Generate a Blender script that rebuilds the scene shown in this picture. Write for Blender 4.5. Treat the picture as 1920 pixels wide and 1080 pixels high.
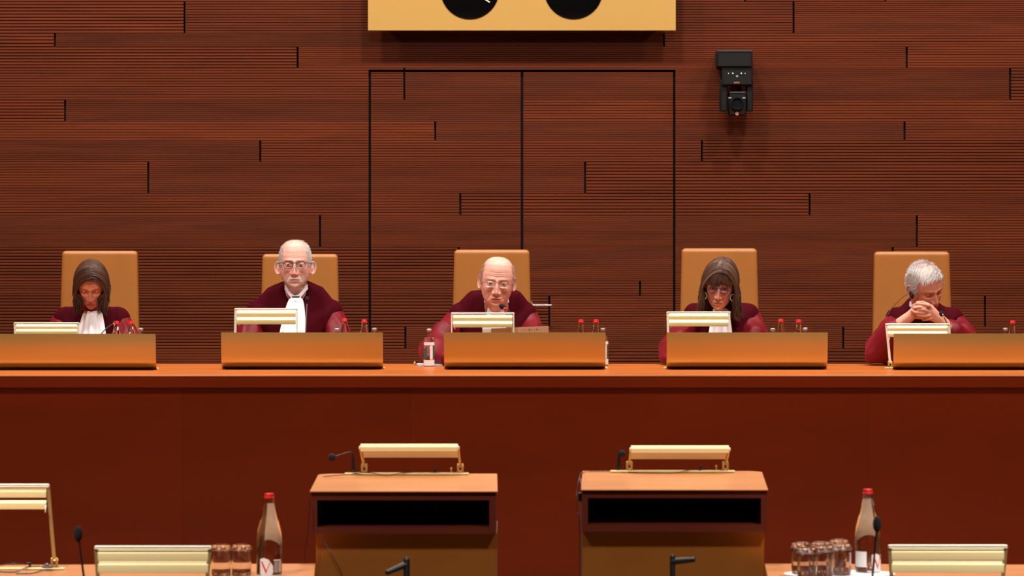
import bpy, bmesh, math, random
import numpy as np
from mathutils import Vector, Matrix, noise

# ---------------------------------------------------------------- camera, world, lights, exposure
for o in list(bpy.data.objects):
    bpy.data.objects.remove(o, do_unlink=True)
SC = bpy.context.scene
COL = SC.collection
PI = math.pi
FPX, HZ, CZ = 7500.0, 300.0, 2.092          # focal length in px, horizon row, camera height
cam = bpy.data.cameras.new('camera')
cam.sensor_width = 36.0
cam.lens = FPX / 1920 * 36.0
cam.shift_y = -(540 - HZ) / 1920
cam.clip_end = 200
cam.dof.use_dof = True
cam.dof.focus_distance = 20.3
cam.dof.aperture_fstop = 9.0
co = bpy.data.objects.new('camera', cam)
co.location = (0, 0, CZ)
co.rotation_euler = (PI / 2, 0, 0)
COL.objects.link(co)
SC.camera = co
SC.view_settings.view_transform = 'Standard'
SC.view_settings.look = 'None'
SC.view_settings.gamma = 1.0
SC.view_settings.use_curve_mapping = False
SC.view_settings.exposure = 0.0
W = bpy.data.worlds.new('room_air')
SC.world = W
W.use_nodes = True
W.node_tree.nodes['Background'].inputs[0].default_value = (1.0, 0.80, 0.60, 1)
W.node_tree.nodes['Background'].inputs[1].default_value = 0.02

def area_light(name, loc, target, sx, sy, power, color=(1, .945, .88), spread=PI):
    l = bpy.data.lights.new(name, 'AREA')
    l.shape = 'RECTANGLE'
    l.size, l.size_y = sx, sy
    l.energy = power
    l.color = color
    l.spread = spread
    o = bpy.data.objects.new(name, l)
    o.location = loc
    d = Vector(target) - Vector(loc)
    o.rotation_euler = d.to_track_quat('-Z', 'Y').to_euler()
    COL.objects.link(o)
    return o

for lx in (-4.4, -2.2, 0.0, 2.2, 4.4):
    area_light('bench_downlight', (lx, 19.6, 6.2), (lx, 20.0, 0.9), .3, .3, 168)
for lx in (-2.6, 0.0, 2.6):
    area_light('hall_downlight', (lx, 15.2, 6.2), (lx, 15.0, 0.8), .35, .35, 56, spread=math.radians(84))
for lx in (-2.5, 2.5):
    area_light('rear_downlight', (lx, 9.6, 5.6), (lx, 12.7, 0.8), .5, .5, 80, spread=math.radians(70))
for lx in (-3.3, -1.1, 1.1, 3.3):
    area_light('front_spotlight', (lx, 16.2, 5.6), (lx, 20.6, 1.5),   .4, .4, 17, spread=math.radians(60))

# ---------------------------------------------------------------- helpers
def at(px, py, y):
    s = FPX / y
    return Vector(((px - 960) / s, y, CZ - (py - HZ) / s))

def X(px, y): return (px - 960) * y / FPX
def Z(py, y): return CZ - (py - HZ) * y / FPX

def lin(c):
    return tuple(((v / 255) / 12.92 if v / 255 <= .04045 else ((v / 255 + .055) / 1.055) ** 2.4) for v in c)

MATS = {}
def mat(name, rgb, rough=.5, metal=0.0, spec=.5, coat=0.0, noise_amt=0.0, noise_scale=(3, 3, 3), bump=0.0,
        bump_scale=(60, 60, 60), attr=None, trans=0.0, ior=1.45, emit=None, emit_s=0.0, sss=0.0, sheen=0.0, rough2=None,
        sheen_tint=(1, 1, 1)):
    m = bpy.data.materials.new(name)
    m.use_nodes = True
    nt = m.node_tree
    b = nt.nodes['Principled BSDF']
    c = lin(rgb)
    b.inputs['Base Color'].default_value = (*c, 1)
    b.inputs['Roughness'].default_value = rough
    b.inputs['Metallic'].default_value = metal
    b.inputs['Specular IOR Level'].default_value = spec
    b.inputs['Coat Weight'].default_value = coat
    b.inputs['Coat Roughness'].default_value = .15
    b.inputs['Transmission Weight'].default_value = trans
    b.inputs['IOR'].default_value = ior
    b.inputs['Sheen Weight'].default_value = sheen
    b.inputs['Sheen Roughness'].default_value = .35
    b.inputs['Sheen Tint'].default_value = (*sheen_tint, 1)
    if sss:
        b.inputs['Subsurface Weight'].default_value = sss
        b.inputs['Subsurface Radius'].default_value = (.9, .35, .2)
        b.inputs['Subsurface Scale'].default_value = .006
    if emit:
        b.inputs['Emission Color'].default_value = (*lin(emit), 1)
        b.inputs['Emission Strength'].default_value = emit_s
    src = None
    if attr:
        a = nt.nodes.new('ShaderNodeAttribute')
        a.attribute_name = attr
        if attr == 'Col':
            src = a.outputs['Color']
        else:                                     # a grey tint that multiplies the base colour
            mx = nt.nodes.new('ShaderNodeMix'); mx.data_type = 'RGBA'; mx.blend_type = 'MULTIPLY'
            mx.inputs[0].default_value = 1
            mx.inputs[6].default_value = (*c, 1)
            nt.links.new(a.outputs['Color'], mx.inputs[7])
            src = mx.outputs[2]
    tc = nt.nodes.new('ShaderNodeTexCoord')
    if noise_amt:
        mp = nt.nodes.new('ShaderNodeMapping'); mp.inputs['Scale'].default_value = noise_scale
        nt.links.new(tc.outputs['Object'], mp.inputs[0])
        n = nt.nodes.new('ShaderNodeTexNoise'); n.inputs['Scale'].default_value = 1
        n.inputs['Detail'].default_value = 6; n.inputs['Distortion'].default_value = .6
        nt.links.new(mp.outputs[0], n.inputs['Vector'])
        r = nt.nodes.new('ShaderNodeMapRange')
        r.inputs[1].default_value = .3; r.inputs[2].default_value = .7
        r.inputs[3].default_value = 1 - noise_amt; r.inputs[4].default_value = 1 + noise_amt
        nt.links.new(n.outputs['Fac'], r.inputs[0])
        mx = nt.nodes.new('ShaderNodeMix'); mx.data_type = 'RGBA'; mx.blend_type = 'MULTIPLY'
        mx.inputs[0].default_value = 1
        if src: nt.links.new(src, mx.inputs[6])
        else: mx.inputs[6].default_value = (*c, 1)
        nt.links.new(r.outputs[0], mx.inputs[7])
        src = mx.outputs[2]
    if src: nt.links.new(src, b.inputs['Base Color'])
    if bump:
        mp = nt.nodes.new('ShaderNodeMapping'); mp.inputs['Scale'].default_value = bump_scale
        nt.links.new(tc.outputs['Object'], mp.inputs[0])
        n = nt.nodes.new('ShaderNodeTexNoise'); n.inputs['Scale'].default_value = 1
        n.inputs['Detail'].default_value = 3
        nt.links.new(mp.outputs[0], n.inputs['Vector'])
        bp = nt.nodes.new('ShaderNodeBump'); bp.inputs['Strength'].default_value = bump
        bp.inputs['Distance'].default_value = .002
        nt.links.new(n.outputs['Fac'], bp.inputs['Height'])
        nt.links.new(bp.outputs[0], b.inputs['Normal'])
    MATS[name] = m
    return m

mat('wall_wood', (93, 38, 14), .5, attr='tint', noise_amt=.20, noise_scale=(1.6, 5, 26), spec=.2)
mat('black_gap', (5, 4, 4), .9)
mat('bench_wood', (120, 38, 6), .35, noise_amt=.10, noise_scale=(.9, 1, 2.5), coat=.05, spec=.2, attr='tint')
mat('top_wood', (178, 96, 42), .36, noise_amt=.13, noise_scale=(.8, 6, 6), coat=.04, spec=.3)
mat('lectern_top_wood', (190, 120, 64), .35, noise_amt=.12, noise_scale=(1.5, 9, 9), coat=.2)
mat('lectern_dark', (78, 24, 9), .4, noise_amt=.15, noise_scale=(2, 2, 12), coat=.1)
mat('lectern_brass', (178, 110, 46), .38, metal=.75, noise_amt=.05)
mat('brass', (206, 188, 128), .26, metal=.95, noise_amt=.03, noise_scale=(1, 1, 1))
mat('clock_brass', (214, 168, 92), .42, metal=.6, noise_amt=.04, noise_scale=(1, 1, 1))
mat('clock_glass', (8, 8, 8), .12)
mat('clock_hand', (205, 200, 185), .4)
mat('leather', (158, 97, 42), .38, bump=.15, bump_scale=(250, 250, 250), noise_amt=.05, noise_scale=(5, 5, 5))
mat('chair_metal', (170, 165, 160), .3, metal=.9)
mat('lamp_paint', (230, 208, 152), .42, metal=.1)
mat('tube_light', (255, 246, 220), .5, emit=(255, 240, 200), emit_s=1.1)
mat('lamp_white', (250, 244, 225), .4)
mat('holder_brass', (214, 184, 120), .3, metal=.7)
mat('black_metal', (14, 13, 13), .4)
mat('black_foam', (16, 15, 17), .95, bump=.5, bump_scale=(500, 500, 500))
mat('grey_metal', (120, 120, 120), .35, metal=.7)
mat('steel', (215, 212, 205), .25, metal=.9)
mat('glass', (250, 252, 252), .02, trans=1, ior=1.38)
mat('tumbler_glass', (250, 250, 252), .03, trans=1, ior=1.5)
mat('cap_red', (205, 28, 28), .35)
mat('cap_silver', (190, 180, 180), .3, metal=.6)
mat('cap_purple', (150, 140, 175), .35)
mat('label_white', (228, 224, 222), .55)
mat('label_grey', (150, 150, 150), .55)
mat('label_red', (205, 32, 24), .5)
mat('label_green', (40, 92, 72), .5)
mat('paper', (238, 234, 232), .7)
mat('paper_blue', (198, 200, 222), .7)
mat('folder', (206, 150, 118), .7)
mat('ink', (120, 70, 55), .8)
mat('tray_white', (248, 244, 242), .35)
mat('velvet', (60, 1, 11), .85, sheen=.08, spec=.08, sheen_tint=(.8, .04, .12), bump=.2, bump_scale=(60, 60, 15), noise_amt=.12, noise_scale=(9, 9, 4))
mat('satin', (106, 7, 20), .5, sheen=.2, spec=.25, sheen_tint=(1, .15, .2), noise_amt=.10, noise_scale=(8, 8, 8))
mat('scarlet', (150, 14, 22), .6)
mat('linen', (240, 234, 236), .7)
mat('collar_white', (225, 222, 228), .6)
mat('black_cloth', (14, 10, 12), .8)
mat('grey_clasp', (70, 70, 74), .4)
mat('skin', (200, 140, 120), .5, attr='Col', sss=.12, bump=.12, bump_scale=(420, 420, 420), spec=.35)
mat('hair', (80, 50, 35), .42, attr='Col', spec=.4)
mat('frame_dark', (45, 28, 26), .35)
mat('frame_silver', (210, 205, 190), .25, metal=.9)
mat('lens_clear', (240, 240, 240), .05, trans=1, ior=1.05)
mat('lens_violet', (205, 198, 240), .05, trans=1, ior=1.05)
mat('jade', (160, 190, 175), .4)
mat('floor_stone', (120, 90, 66), .5, noise_amt=.15)
mat('ceiling_paint', (120, 100, 84), .9)
mat('side_wood', (120, 52, 28), .5, noise_amt=.15, noise_scale=(2, 2, 10))
mat('led_white', (240, 240, 240), .4, emit=(240, 240, 240), emit_s=1.2)
mat('logo_red', (190, 110, 95), .5)
mat('logo_grey', (180, 180, 180), .5)
mat('lens_dark', (20, 22, 26), .08)

ORG = {}
def link_mesh(name, me, m, parent=None, smooth=True):
    """me holds WORLD coordinates; the object gets its own origin (thing) or the thing's origin (part)"""
    n = len(me.vertices)
    co = np.empty(n * 3); me.vertices.foreach_get('co', co); co = co.reshape(-1, 3)
    if parent is None:
        org = np.array(((co[:, 0].min() + co[:, 0].max()) / 2, (co[:, 1].min() + co[:, 1].max()) / 2, co[:, 2].min()))
    else:
        org = ORG[parent.name]
    me.vertices.foreach_set('co', (co - org).ravel())
    if smooth and len(me.polygons):
        me.polygons.foreach_set('use_smooth', np.ones(len(me.polygons), bool))
    me.update()
    o = bpy.data.objects.new(name, me)
    COL.objects.link(o)
    if m is not None:
        for k in (m if isinstance(m, (list, tuple)) else [m]):
            me.materials.append(MATS[k])
    if parent is None: o.location = org
    else: o.parent = parent
    ORG[o.name] = org
    return o

class MB:
    def __init__(self): self.v = []; self.f = []; self.mi = []; self.cur = 0
    def add(self, vs, fs):
        b = len(self.v)
        self.v += [tuple(v) for v in vs]
        self.f += [tuple(i + b for i in f) for f in fs]
        self.mi += [self.cur] * len(fs)
        return self
    def box(self, c, size, R=None):
        sx, sy, sz = (s / 2 for s in size)
        vs = [Vector((x, y, z)) for x in (-sx, sx) for y in (-sy, sy) for z in (-sz, sz)]
        if R is not None: vs = [R @ v for v in vs]
        vs = [v + Vector(c) for v in vs]
        return self.add(vs, [(0, 1, 3, 2), (4, 6, 7, 5), (0, 4, 5, 1), (2, 3, 7, 6), (0, 2, 6, 4), (1, 5, 7, 3)])
    def rbox(self, c, size, r, R=None, n=4):
        """box with rounded edges: rounded rect profile in xz, chamfered along y"""
        sx, sy, sz = (s / 2 for s in size)
        r = min(r, sx * .99, sz * .99, sy * .99)
        rings = []
        for k in range(n + 1):
            a = k / n * PI / 2
            rings.append((-sy + r * (1 - math.sin(a)), r * (1 - math.cos(a))))
        rings = rings + [(-y, i) for y, i in reversed(rings)]
        vs, fs = [], []
        m = 0
        for (y, ins) in rings:
            ring = []
            for cx, cz, a0 in ((1, 1, 0), (-1, 1, PI / 2), (-1, -1, PI), (1, -1, 1.5 * PI)):
                for k in range(n + 1):
                    a = a0 + k / n * PI / 2
                    rr = r - ins
                    ring.append(Vector((cx * (sx - r) + rr * math.cos(a), y, cz * (sz - r) + rr * math.sin(a))))
            m = len(ring)
            vs += ring
        for i in range(len(rings) - 1):
            for j in range(m):
                fs.append((i * m + j, i * m + (j + 1) % m, (i + 1) * m + (j + 1) % m, (i + 1) * m + j))
        fs.append(tuple(range(m)))
        fs.append(tuple((len(rings) - 1) * m + j for j in reversed(range(m))))
        if R is not None: vs = [R @ v for v in vs]
        return self.add([v + Vector(c) for v in vs], fs)
    def tube(self, pts, r, n=8, caps=True):
        pts = [Vector(p) for p in pts]
        rs = r if isinstance(r, (list, tuple)) else [r] * len(pts)
        vs, fs = [], []
        up = None
        for i, p in enumerate(pts):
            t = (pts[min(i + 1, len(pts) - 1)] - pts[max(i - 1, 0)]).normalized()
            if up is None:
                up = Vector((0, 0, 1)) if abs(t.z) < .9 else Vector((1, 0, 0))
            u = (up - t * up.dot(t))
            if u.length < 1e-6: u = Vector((1, 0, 0)) - t * t.x
            u.normalize(); w = t.cross(u); up = u
            for k in range(n):
                a = 2 * PI * k / n
                vs.append(p + (u * math.cos(a) + w * math.sin(a)) * rs[i])
        for i in range(len(pts) - 1):
            for k in range(n):
                fs.append((i * n + k, i * n + (k + 1) % n, (i + 1) * n + (k + 1) % n, (i + 1) * n + k))
        if caps:
            fs.append(tuple(reversed(range(n))))
            fs.append(tuple((len(pts) - 1) * n + k for k in range(n)))
        return self.add(vs, fs)
    def lathe(self, prof, c, n=32, R=None, close=False):
        """prof: list of (r, z); closed with caps when it ends on r > 0"""
        vs, fs = [], []
        for r, z in prof:
            for k in range(n):
                a = 2 * PI * k / n
                vs.append(Vector((max(r, 1e-5) * math.cos(a), max(r, 1e-5) * math.sin(a), z)))
        m = len(prof)
        rng = m if close else m - 1
        for i in range(rng):
            j = (i + 1) % m
            for k in range(n):
                fs.append((i * n + k, i * n + (k + 1) % n, j * n + (k + 1) % n, j * n + k))
        if not close:
            fs.append(tuple(reversed(range(n))))
            fs.append(tuple((m - 1) * n + k for k in range(n)))
        if R is not None: vs = [R @ v for v in vs]
        return self.add([v + Vector(c) for v in vs], fs)
    def ell(self, c, r, n=16, R=None):
        prof = [(math.sin(PI * i / n), -math.cos(PI * i / n)) for i in range(n + 1)]
        vs, fs = [], []
        k2 = n * 2
        for pr, pz in prof:
            for k in range(k2):
                a = 2 * PI * k / k2
                v = Vector((max(pr, 1e-4) * math.cos(a) * r[0], max(pr, 1e-4) * math.sin(a) * r[1], pz * r[2]))
                if R is not None: v = R @ v
                vs.append(v + Vector(c))
        for i in range(n):
            for k in range(k2):
                fs.append((i * k2 + k, i * k2 + (k + 1) % k2, (i + 1) * k2 + (k + 1) % k2, (i + 1) * k2 + k))
        fs.append(tuple(reversed(range(k2)))); fs.append(tuple(n * k2 + k for k in range(k2)))
        return self.add(vs, fs)
    def extrude_x(self, prof, x0, x1):
        """closed outline of (y, z) points swept along x"""
        n = len(prof)
        vs = [(x0, y, z) for y, z in prof] + [(x1, y, z) for y, z in prof]
        fs = [(i, (i + 1) % n, n + (i + 1) % n, n + i) for i in range(n)]
        fs += [tuple(reversed(range(n))), tuple(range(n, 2 * n))]
        return self.add(vs, fs)
    def extrude_z(self, prof, z0, z1):
        n = len(prof)
        vs = [(x, y, z0) for x, y in prof] + [(x, y, z1) for x, y in prof]
        fs = [(i, (i + 1) % n, n + (i + 1) % n, n + i) for i in range(n)]
        fs += [tuple(reversed(range(n))), tuple(range(n, 2 * n))]
        return self.add(vs, fs)
    def build(self, name, m, parent=None, smooth=True, sharp=35):
        me = bpy.data.meshes.new(name)
        me.from_pydata(self.v, [], self.f)
        bm = bmesh.new(); bm.from_mesh(me)
        bmesh.ops.recalc_face_normals(bm, faces=bm.faces)
        if smooth:
            lim = math.radians(sharp)
            for e in bm.edges:
                if len(e.link_faces) == 2 and e.calc_face_angle(0) > lim: e.smooth = False
        bm.to_mesh(me); bm.free()
        o = link_mesh(name, me, m, parent, smooth)
        if len(set(self.mi)) > 1:
            me.polygons.foreach_set('material_index', self.mi)
        return o

def tag(o, label, cat, group=None):
    o['label'] = label; o['category'] = cat
    if group: o['group'] = group
    return o
def thing(name, loc, label, cat, group=None):
    o = bpy.data.objects.new(name, None)
    o.empty_display_size = .1
    COL.objects.link(o); o.location = loc
    ORG[o.name] = np.array(loc, float)
    return tag(o, label, cat, group)
def struct(o):
    o['kind'] = 'structure'; return o
def copy_tree(o, parent=None):
    c = o.copy(); COL.objects.link(c); c.parent = parent
    for ch in list(o.children): copy_tree(ch, c)
    return c
def place(o, dx, dy, dz, label):
    c = copy_tree(o); c.location = Vector(o.location) + Vector((dx, dy, dz)); c['label'] = label
    return c
rnd = random.Random(7)

# ---------------------------------------------------------------- the room
YW = 22.2                                     # face of the slatted wall
SW = FPX / YW
ROWS = [-160, -120, -60, 3, 62.5, 88, 127.5, 187.5, 228, 263.5, 303.5, 363, 404, 463.5, 527, 555, 613, 654, 714, 755, 815, 856, 990]
# row start -> [(joint positions), (styles between them)], px on the wall plane
PL = {3: ([346, 1488], 'CMF'), 62.5: ([103, 1245], 'CFM'), 88: ([558, 1700], 'CFM'), 127.5: ([758, 1894], 'MFC'),
      187.5: ([122, 978], 'CFM'), 228: ([816, 1696], 'MFM'), 263.5: ([488, 1316], 'FMC'), 303.5: ([278, 1097], 'MFC'),
      363: ([863, 1518], 'MCF'), 404: ([600, 1719], 'FFM'), 463.5: ([860, 1674], 'CFM'), 527: ([1200], 'MM'),
      555: ([1030, 1847], 'CMM'), 613: ([760, 1581], 'CFM'), 654: ([1090], 'MC')}
TINT = {(62.5, 1): .72, (127.5, 1): .82, (187.5, 1): .78, (228, 0): 1.2, (263.5, 0): .82, (3, 1): .85, (303.5, 0): 1.05,
        (228, 1): .86, (88, 1): 1.02, (527, 0): .92, (404, 0): .9, (187.5, 2): 1.12, (88, 2): 1.15, (3, 2): .95, (62.5, 2): 1.08,
        (228, 2): 1.08, (303.5, 1): .9, (404, 2): 1.15}
PITCH = {'F': (.0109, .0016), 'M': (.0149, .0026), 'C': (.0178, .0048)}
def xw(px): return (px - 960) / SW
def zw(py): return CZ - (py - HZ) / SW
def slat_panels(name, rects):
    """grooved boards with real grooves; rects = list of (x0,x1,z0,z1) windows to fill"""
    vs, fs, cols = [], [], []
    DEP = .007
    for (X0, X1, Z0, Z1) in rects:
        for ri in range(len(ROWS) - 1):
            py0, py1 = ROWS[ri], ROWS[ri + 1]
            zt, zb = zw(py0), zw(py1)
            js, st = PL.get(py0, ([400 + 997 * (ri % 3) * .5, 1500 + 80 * (ri % 4)], 'MCF'))
            edges = [-9e3] + list(js) + [9e3]
            for k in range(len(edges) - 1):
                a, b = xw(edges[k]), xw(edges[k + 1])
                if k > 0: a += .0055
                if k < len(edges) - 2: b -= .0055
                a, b = max(a, X0), min(b, X1)
                t, bo = min(zt, Z1), max(zb, Z0)
                if b - a < .004 or t - bo < .004: continue
                pit, gw = PITCH[st[min(k, len(st) - 1)]]
                r = random.Random(hash((ri * 31 + k * 7)) & 0xffff)
                tint = TINT.get((py0, k), r.uniform(.9, 1.08))
                H = zt - zb; n = max(1, round(H / pit)); p = H / n
                # outline: list of (depth, z) from top to bottom
                prof = [(0.012, zt)]
                for q in range(n):
                    z1 = zt - q * p - gw / 2; z0 = zt - (q + 1) * p + gw / 2
                    c = min(.0012, (z1 - z0) / 4)
                    prof += [(DEP, z1), (c, z1), (0, z1 - c), (0, z0 + c), (c, z0), (DEP, z0)]
                prof.append((0.012, zb))
                prof = [(d, min(max(z, bo), t)) for d, z in prof]
                base = len(vs)
                for d, z in prof:
                    vs.append((a, YW + d, z)); vs.append((b, YW + d, z))
                for i in range(len(prof) - 1):
                    if abs(prof[i][1] - prof[i + 1][1]) < 1e-7 and abs(prof[i][0] - prof[i + 1][0]) < 1e-7: continue
                    fs.append((base + 2 * i, base + 2 * i + 1, base + 2 * i + 3, base + 2 * i + 2))
                    cols.append(tint)
                # board ends
                for side in (0, 1):
                    xx = (a, b)[side]
                    bb = len(vs)
                    vs += [(xx, YW + .001, t), (xx, YW + .001, bo), (xx, YW + .03, bo), (xx, YW + .03, t)]
                    fs.append((bb, bb + 1, bb + 2, bb + 3)); cols.append(tint * .6)
    me = bpy.data.meshes.new(name)
    me.from_pydata(vs, [], fs)
    ca = me.color_attributes.new('tint', 'FLOAT_COLOR', 'CORNER')
    arr = []
    for poly, c in zip(me.polygons, cols):
        arr += [c, c, c, 1] * poly.loop_total
    ca.data.foreach_set('color', arr)
    me.update()
    return me
DX0, DXM0, DXM1, DX1 = xw(691), xw(976.3), xw(981.3), xw(1266.5)
DZ = zw(130.5)
GAP = .0135
WX = 7.5
PFZ = .25
me = slat_panels('wall_back', [(-WX, DX0, PFZ, 3.45), (DX1, WX, PFZ, 3.45), (DX0, DX1, DZ, 3.45)])
wall = struct(link_mesh('wall_back', me, 'wall_wood', None, smooth=False))
wb = MB()
wb.box((0, YW + .13, 3.5), (2 * WX, .2, 7.0)).build('wall_core', 'black_gap', wall, smooth=False)
wb = MB(); wb.box((0, YW + .02, 5.2), (2 * WX, .04, 3.5)).build('wall_panelling', 'side_wood', wall, smooth=False)
d1 = struct(link_mesh('door_1', slat_panels('door_1', [(DX0 + GAP, DXM0, PFZ, DZ - GAP)]), 'wall_wood', None, smooth=False))
d2 = struct(link_mesh('door_2', slat_panels('door_2', [(DXM1, DX1 - GAP, PFZ, DZ - GAP)]), 'wall_wood', None, smooth=False))
hz = Z(571.5, YW)
h = MB()
h.tube([(xw(992), YW + .005, hz), (xw(992), YW - .05, hz), (xw(994), YW - .062, hz), (xw(1000), YW - .066, hz), (xw(1034), YW - .066, hz)], .0052, 12)
h.lathe([(.024, 0), (.024, .008)], (xw(992), YW, hz), 20, Matrix.Rotation(PI / 2, 3, 'X'))
h.build('door_handle', 'steel', d2)

fl = MB(); fl.box((0, 9.5, -.05), (2 * WX, 26, .1)); struct(fl.build('floor', 'floor_stone', None, False))
fl = MB(); fl.box((0, (19.55 + YW) / 2, PFZ / 2), (2 * WX - .02, YW - 19.56, PFZ - .004)); struct(fl.build('floor_platform', 'floor_stone', None, False))
c = MB(); c.box((0, 9.5, 7.05), (2 * WX, 26, .1)); struct(c.build('ceiling', 'ceiling_paint', None, False))
c = MB(); c.box((-WX - .1, 9.5, 3.5), (.2, 26, 7)); struct(c.build('wall_left', 'side_wood', None, False))
c = MB(); c.box((WX + .1, 9.5, 3.5), (.2, 26, 7)); struct(c.build('wall_right', 'side_wood', None, False))
c = MB(); c.box((0, -3.6, 3.5), (2 * WX, .2, 7)); struct(c.build('wall_front', 'side_wood', None, False))

# clock board over the doors
yc = YW - .13
t = thing('wall_clock', (X(978.5, yc), YW, Z(57, yc)), 'large gold wall board with two round black clock dials above the double door', 'clock')
m = MB(); m.box((X(978.5, yc), yc + .004, Z(-19, yc)), (577 * yc / FPX, .008, 152 * yc / FPX)); m.build('face_board', 'clock_brass', t, False)
m = MB(); m.box((X(978.5, yc), (yc + .008 + YW) / 2, Z(-19, yc)), (530 * yc / FPX, YW - yc - .010, 128 * yc / FPX)); m.build('backing_box', 'black_metal', t, False)
for k, cx in enumerate((881, 1075.5)):
    m = MB(); m.lathe([(55 * yc / FPX, 0), (55 * yc / FPX, .004), (53.6 * yc / FPX, .005), (0, .005)], (X(cx, yc), yc, Z(-19, yc)), 72, Matrix.Rotation(PI / 2, 3, 'X'))
    dl = m.build('dial', 'clock_glass', t)
    cc = Vector((X(cx, yc), yc - .008, Z(-19, yc)))
    for ang, ln in ((-32, 44), (100, 30)) if k == 0 else ((75, 44), (150, 30)):
        dd = Vector((math.cos(math.radians(ang)), 0, math.sin(math.radians(ang))))
        m = MB(); m.box(cc + dd * (ln * yc / FPX / 2), (ln * yc / FPX, .002, .0075), Matrix.Rotation(-math.radians(ang), 3, 'Y'))
        m.build('clock_hand', 'clock_hand', dl, False)

# remote camera on the wall
yk = YW - .16
t = thing('surveillance_camera', (X(1380, yk), YW, Z(218, yk)), 'black remote controlled camera on a bracket high on the wood wall', 'camera')
def B(px0, px1, py0, py1, y0, y1):
    m = MB(); a = at(px0, py0, (y0 + y1) / 2); b = at(px1, py1, (y0 + y1) / 2)
    m.rbox(((a.x + b.x) / 2, (y0 + y1) / 2, (a.z + b.z) / 2), (abs(b.x - a.x), y1 - y0, abs(a.z - b.z)), .006)
    return m
B(1343, 1409, 95, 126, YW - .20, YW - .002).build('bracket', 'black_metal', t)
B(1352, 1410, 124, 160, YW - .19, YW - .04).build('camera_base', 'black_metal', t)
B(1350, 1363, 150, 209, YW - .17, YW - .07).build('side_arm', 'black_metal', t)
B(1399, 1411, 150, 209, YW - .17, YW - .07).build('side_arm', 'black_metal', t)
hd = B(1366, 1398, 172, 216, YW - .20, YW - .06)
hd.build('camera_head', 'black_metal', t)
m = MB(); m.lathe([(.036, 0), (.036, .02), (.030, .026), (.026, .018), (0, .018)], at(1382, 194, YW - .20), 28, Matrix.Rotation(PI / 2, 3, 'X')); m.build('lens', 'lens_dark', t)
m = MB(); m.lathe([(.010, 0), (.010, .004)], at(1382, 213, YW - .202), 16, Matrix.Rotation(PI / 2, 3, 'X')); m.build('sensor', 'logo_red', t)
for px_, s_ in ((1374, .0032), (1390, .0032), (1366, .0018), (1397, .0018)):
    m = MB(); m.ell(at(px_, 137.5, YW - .1925), (s_, s_, s_), 6); m.build('indicator_light', 'led_white', t)
for px_ in (1368.5, 1395):
    m = MB(); m.box(at(px_, 183.5, YW - .202), (.016, .003, .004)); m.build('head_mark', 'logo_grey', t, False)
def text_mesh(s, size, loc, m, parent, name, ext=.0006, bold=False):
    cu = bpy.data.curves.new('t', 'FONT'); cu.body = s; cu.size = size; cu.extrude = ext
    cu.align_x = 'CENTER'; cu.align_y = 'CENTER'
    if bold: cu.offset = size * .02
    o = bpy.data.objects.new('t', cu); COL.objects.link(o)
    o.location = loc; o.rotation_euler = (PI / 2, 0, 0)
    bpy.context.view_layer.update()
    me = bpy.data.meshes.new_from_object(o.evaluated_get(bpy.context.evaluated_depsgraph_get()))
    me.transform(o.matrix_world)
    bpy.data.objects.remove(o, do_unlink=True)
    me.materials.clear()
    return link_mesh(name, me, m, parent, False)
text_mesh('4K', .013, at(1382, 143, YW - .1915), 'logo_grey', t, 'lettering', bold=True)
text_mesh('SONY', .012, at(1381.5, 155, YW - .1915), 'logo_red', t, 'lettering', bold=True)

# ---------------------------------------------------------------- judges' bench
BT, BY0, BY1 = 1.05, 19.4, 20.46
t = thing('judges_bench', (0, BY0, 0), 'long polished mahogany judges bench with an orange-brown top running across the hall', 'bench')
def tinted(o, v):
    me = o.data
    ca = me.color_attributes.new('tint', 'FLOAT_COLOR', 'CORNER')
    ca.data.foreach_set('color', [v[0], v[1], v[2], 1] * len(me.loops))
    return o
seams = [-90, 342, 770, 1197, 1628, 2060]
xs = [-WX + 1.2] + [X(s, BY0 + .03) for s in seams] + [WX - 1.2]
tv = [1.0, .98, .93, 1.0, 1.06, 1.1, 1.12]
for i in range(len(xs) - 1):
    m = MB(); m.box(((xs[i] + xs[i + 1]) / 2, BY0 + .04, (BT - .062) / 2), (xs[i + 1] - xs[i] - .0006, .03, BT - .062 - .002))
    tinted(m.build('front_panel', 'bench_wood', t, False), [tv[i]] * 3)
BXL, BXR = xs[0], xs[-1]
m = MB(); m.box(((BXL + BXR) / 2, BY0 + .022, BT - .0345), (BXR - BXL, .038, .054)); tinted(m.build('top_edge', 'bench_wood', t, False), [1.12] * 3)
m = MB()
e = .004
m.extrude_x([(BY0, BT - .008), (BY0 + e * .3, BT - .003), (BY0 + e, BT), (BY1 - e, BT), (BY1, BT - e), (BY1, BT - .03), (BY0 + .05, BT - .03), (BY0 + .045, BT - .008)], BXL, BXR)
m.build('worktop', 'top_wood', t, False)
for xx in (BXL + .02, xs[2], xs[4], BXR - .02):
    m = MB(); m.box((xx, (BY0 + .06 + BY1 - .1) / 2, (BT - .03 + PFZ) / 2), (.03, BY1 - BY0 - .16, BT - .031 - PFZ)); tinted(m.build('side_panel', 'bench_wood', t, False), [1] * 3)

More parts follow.
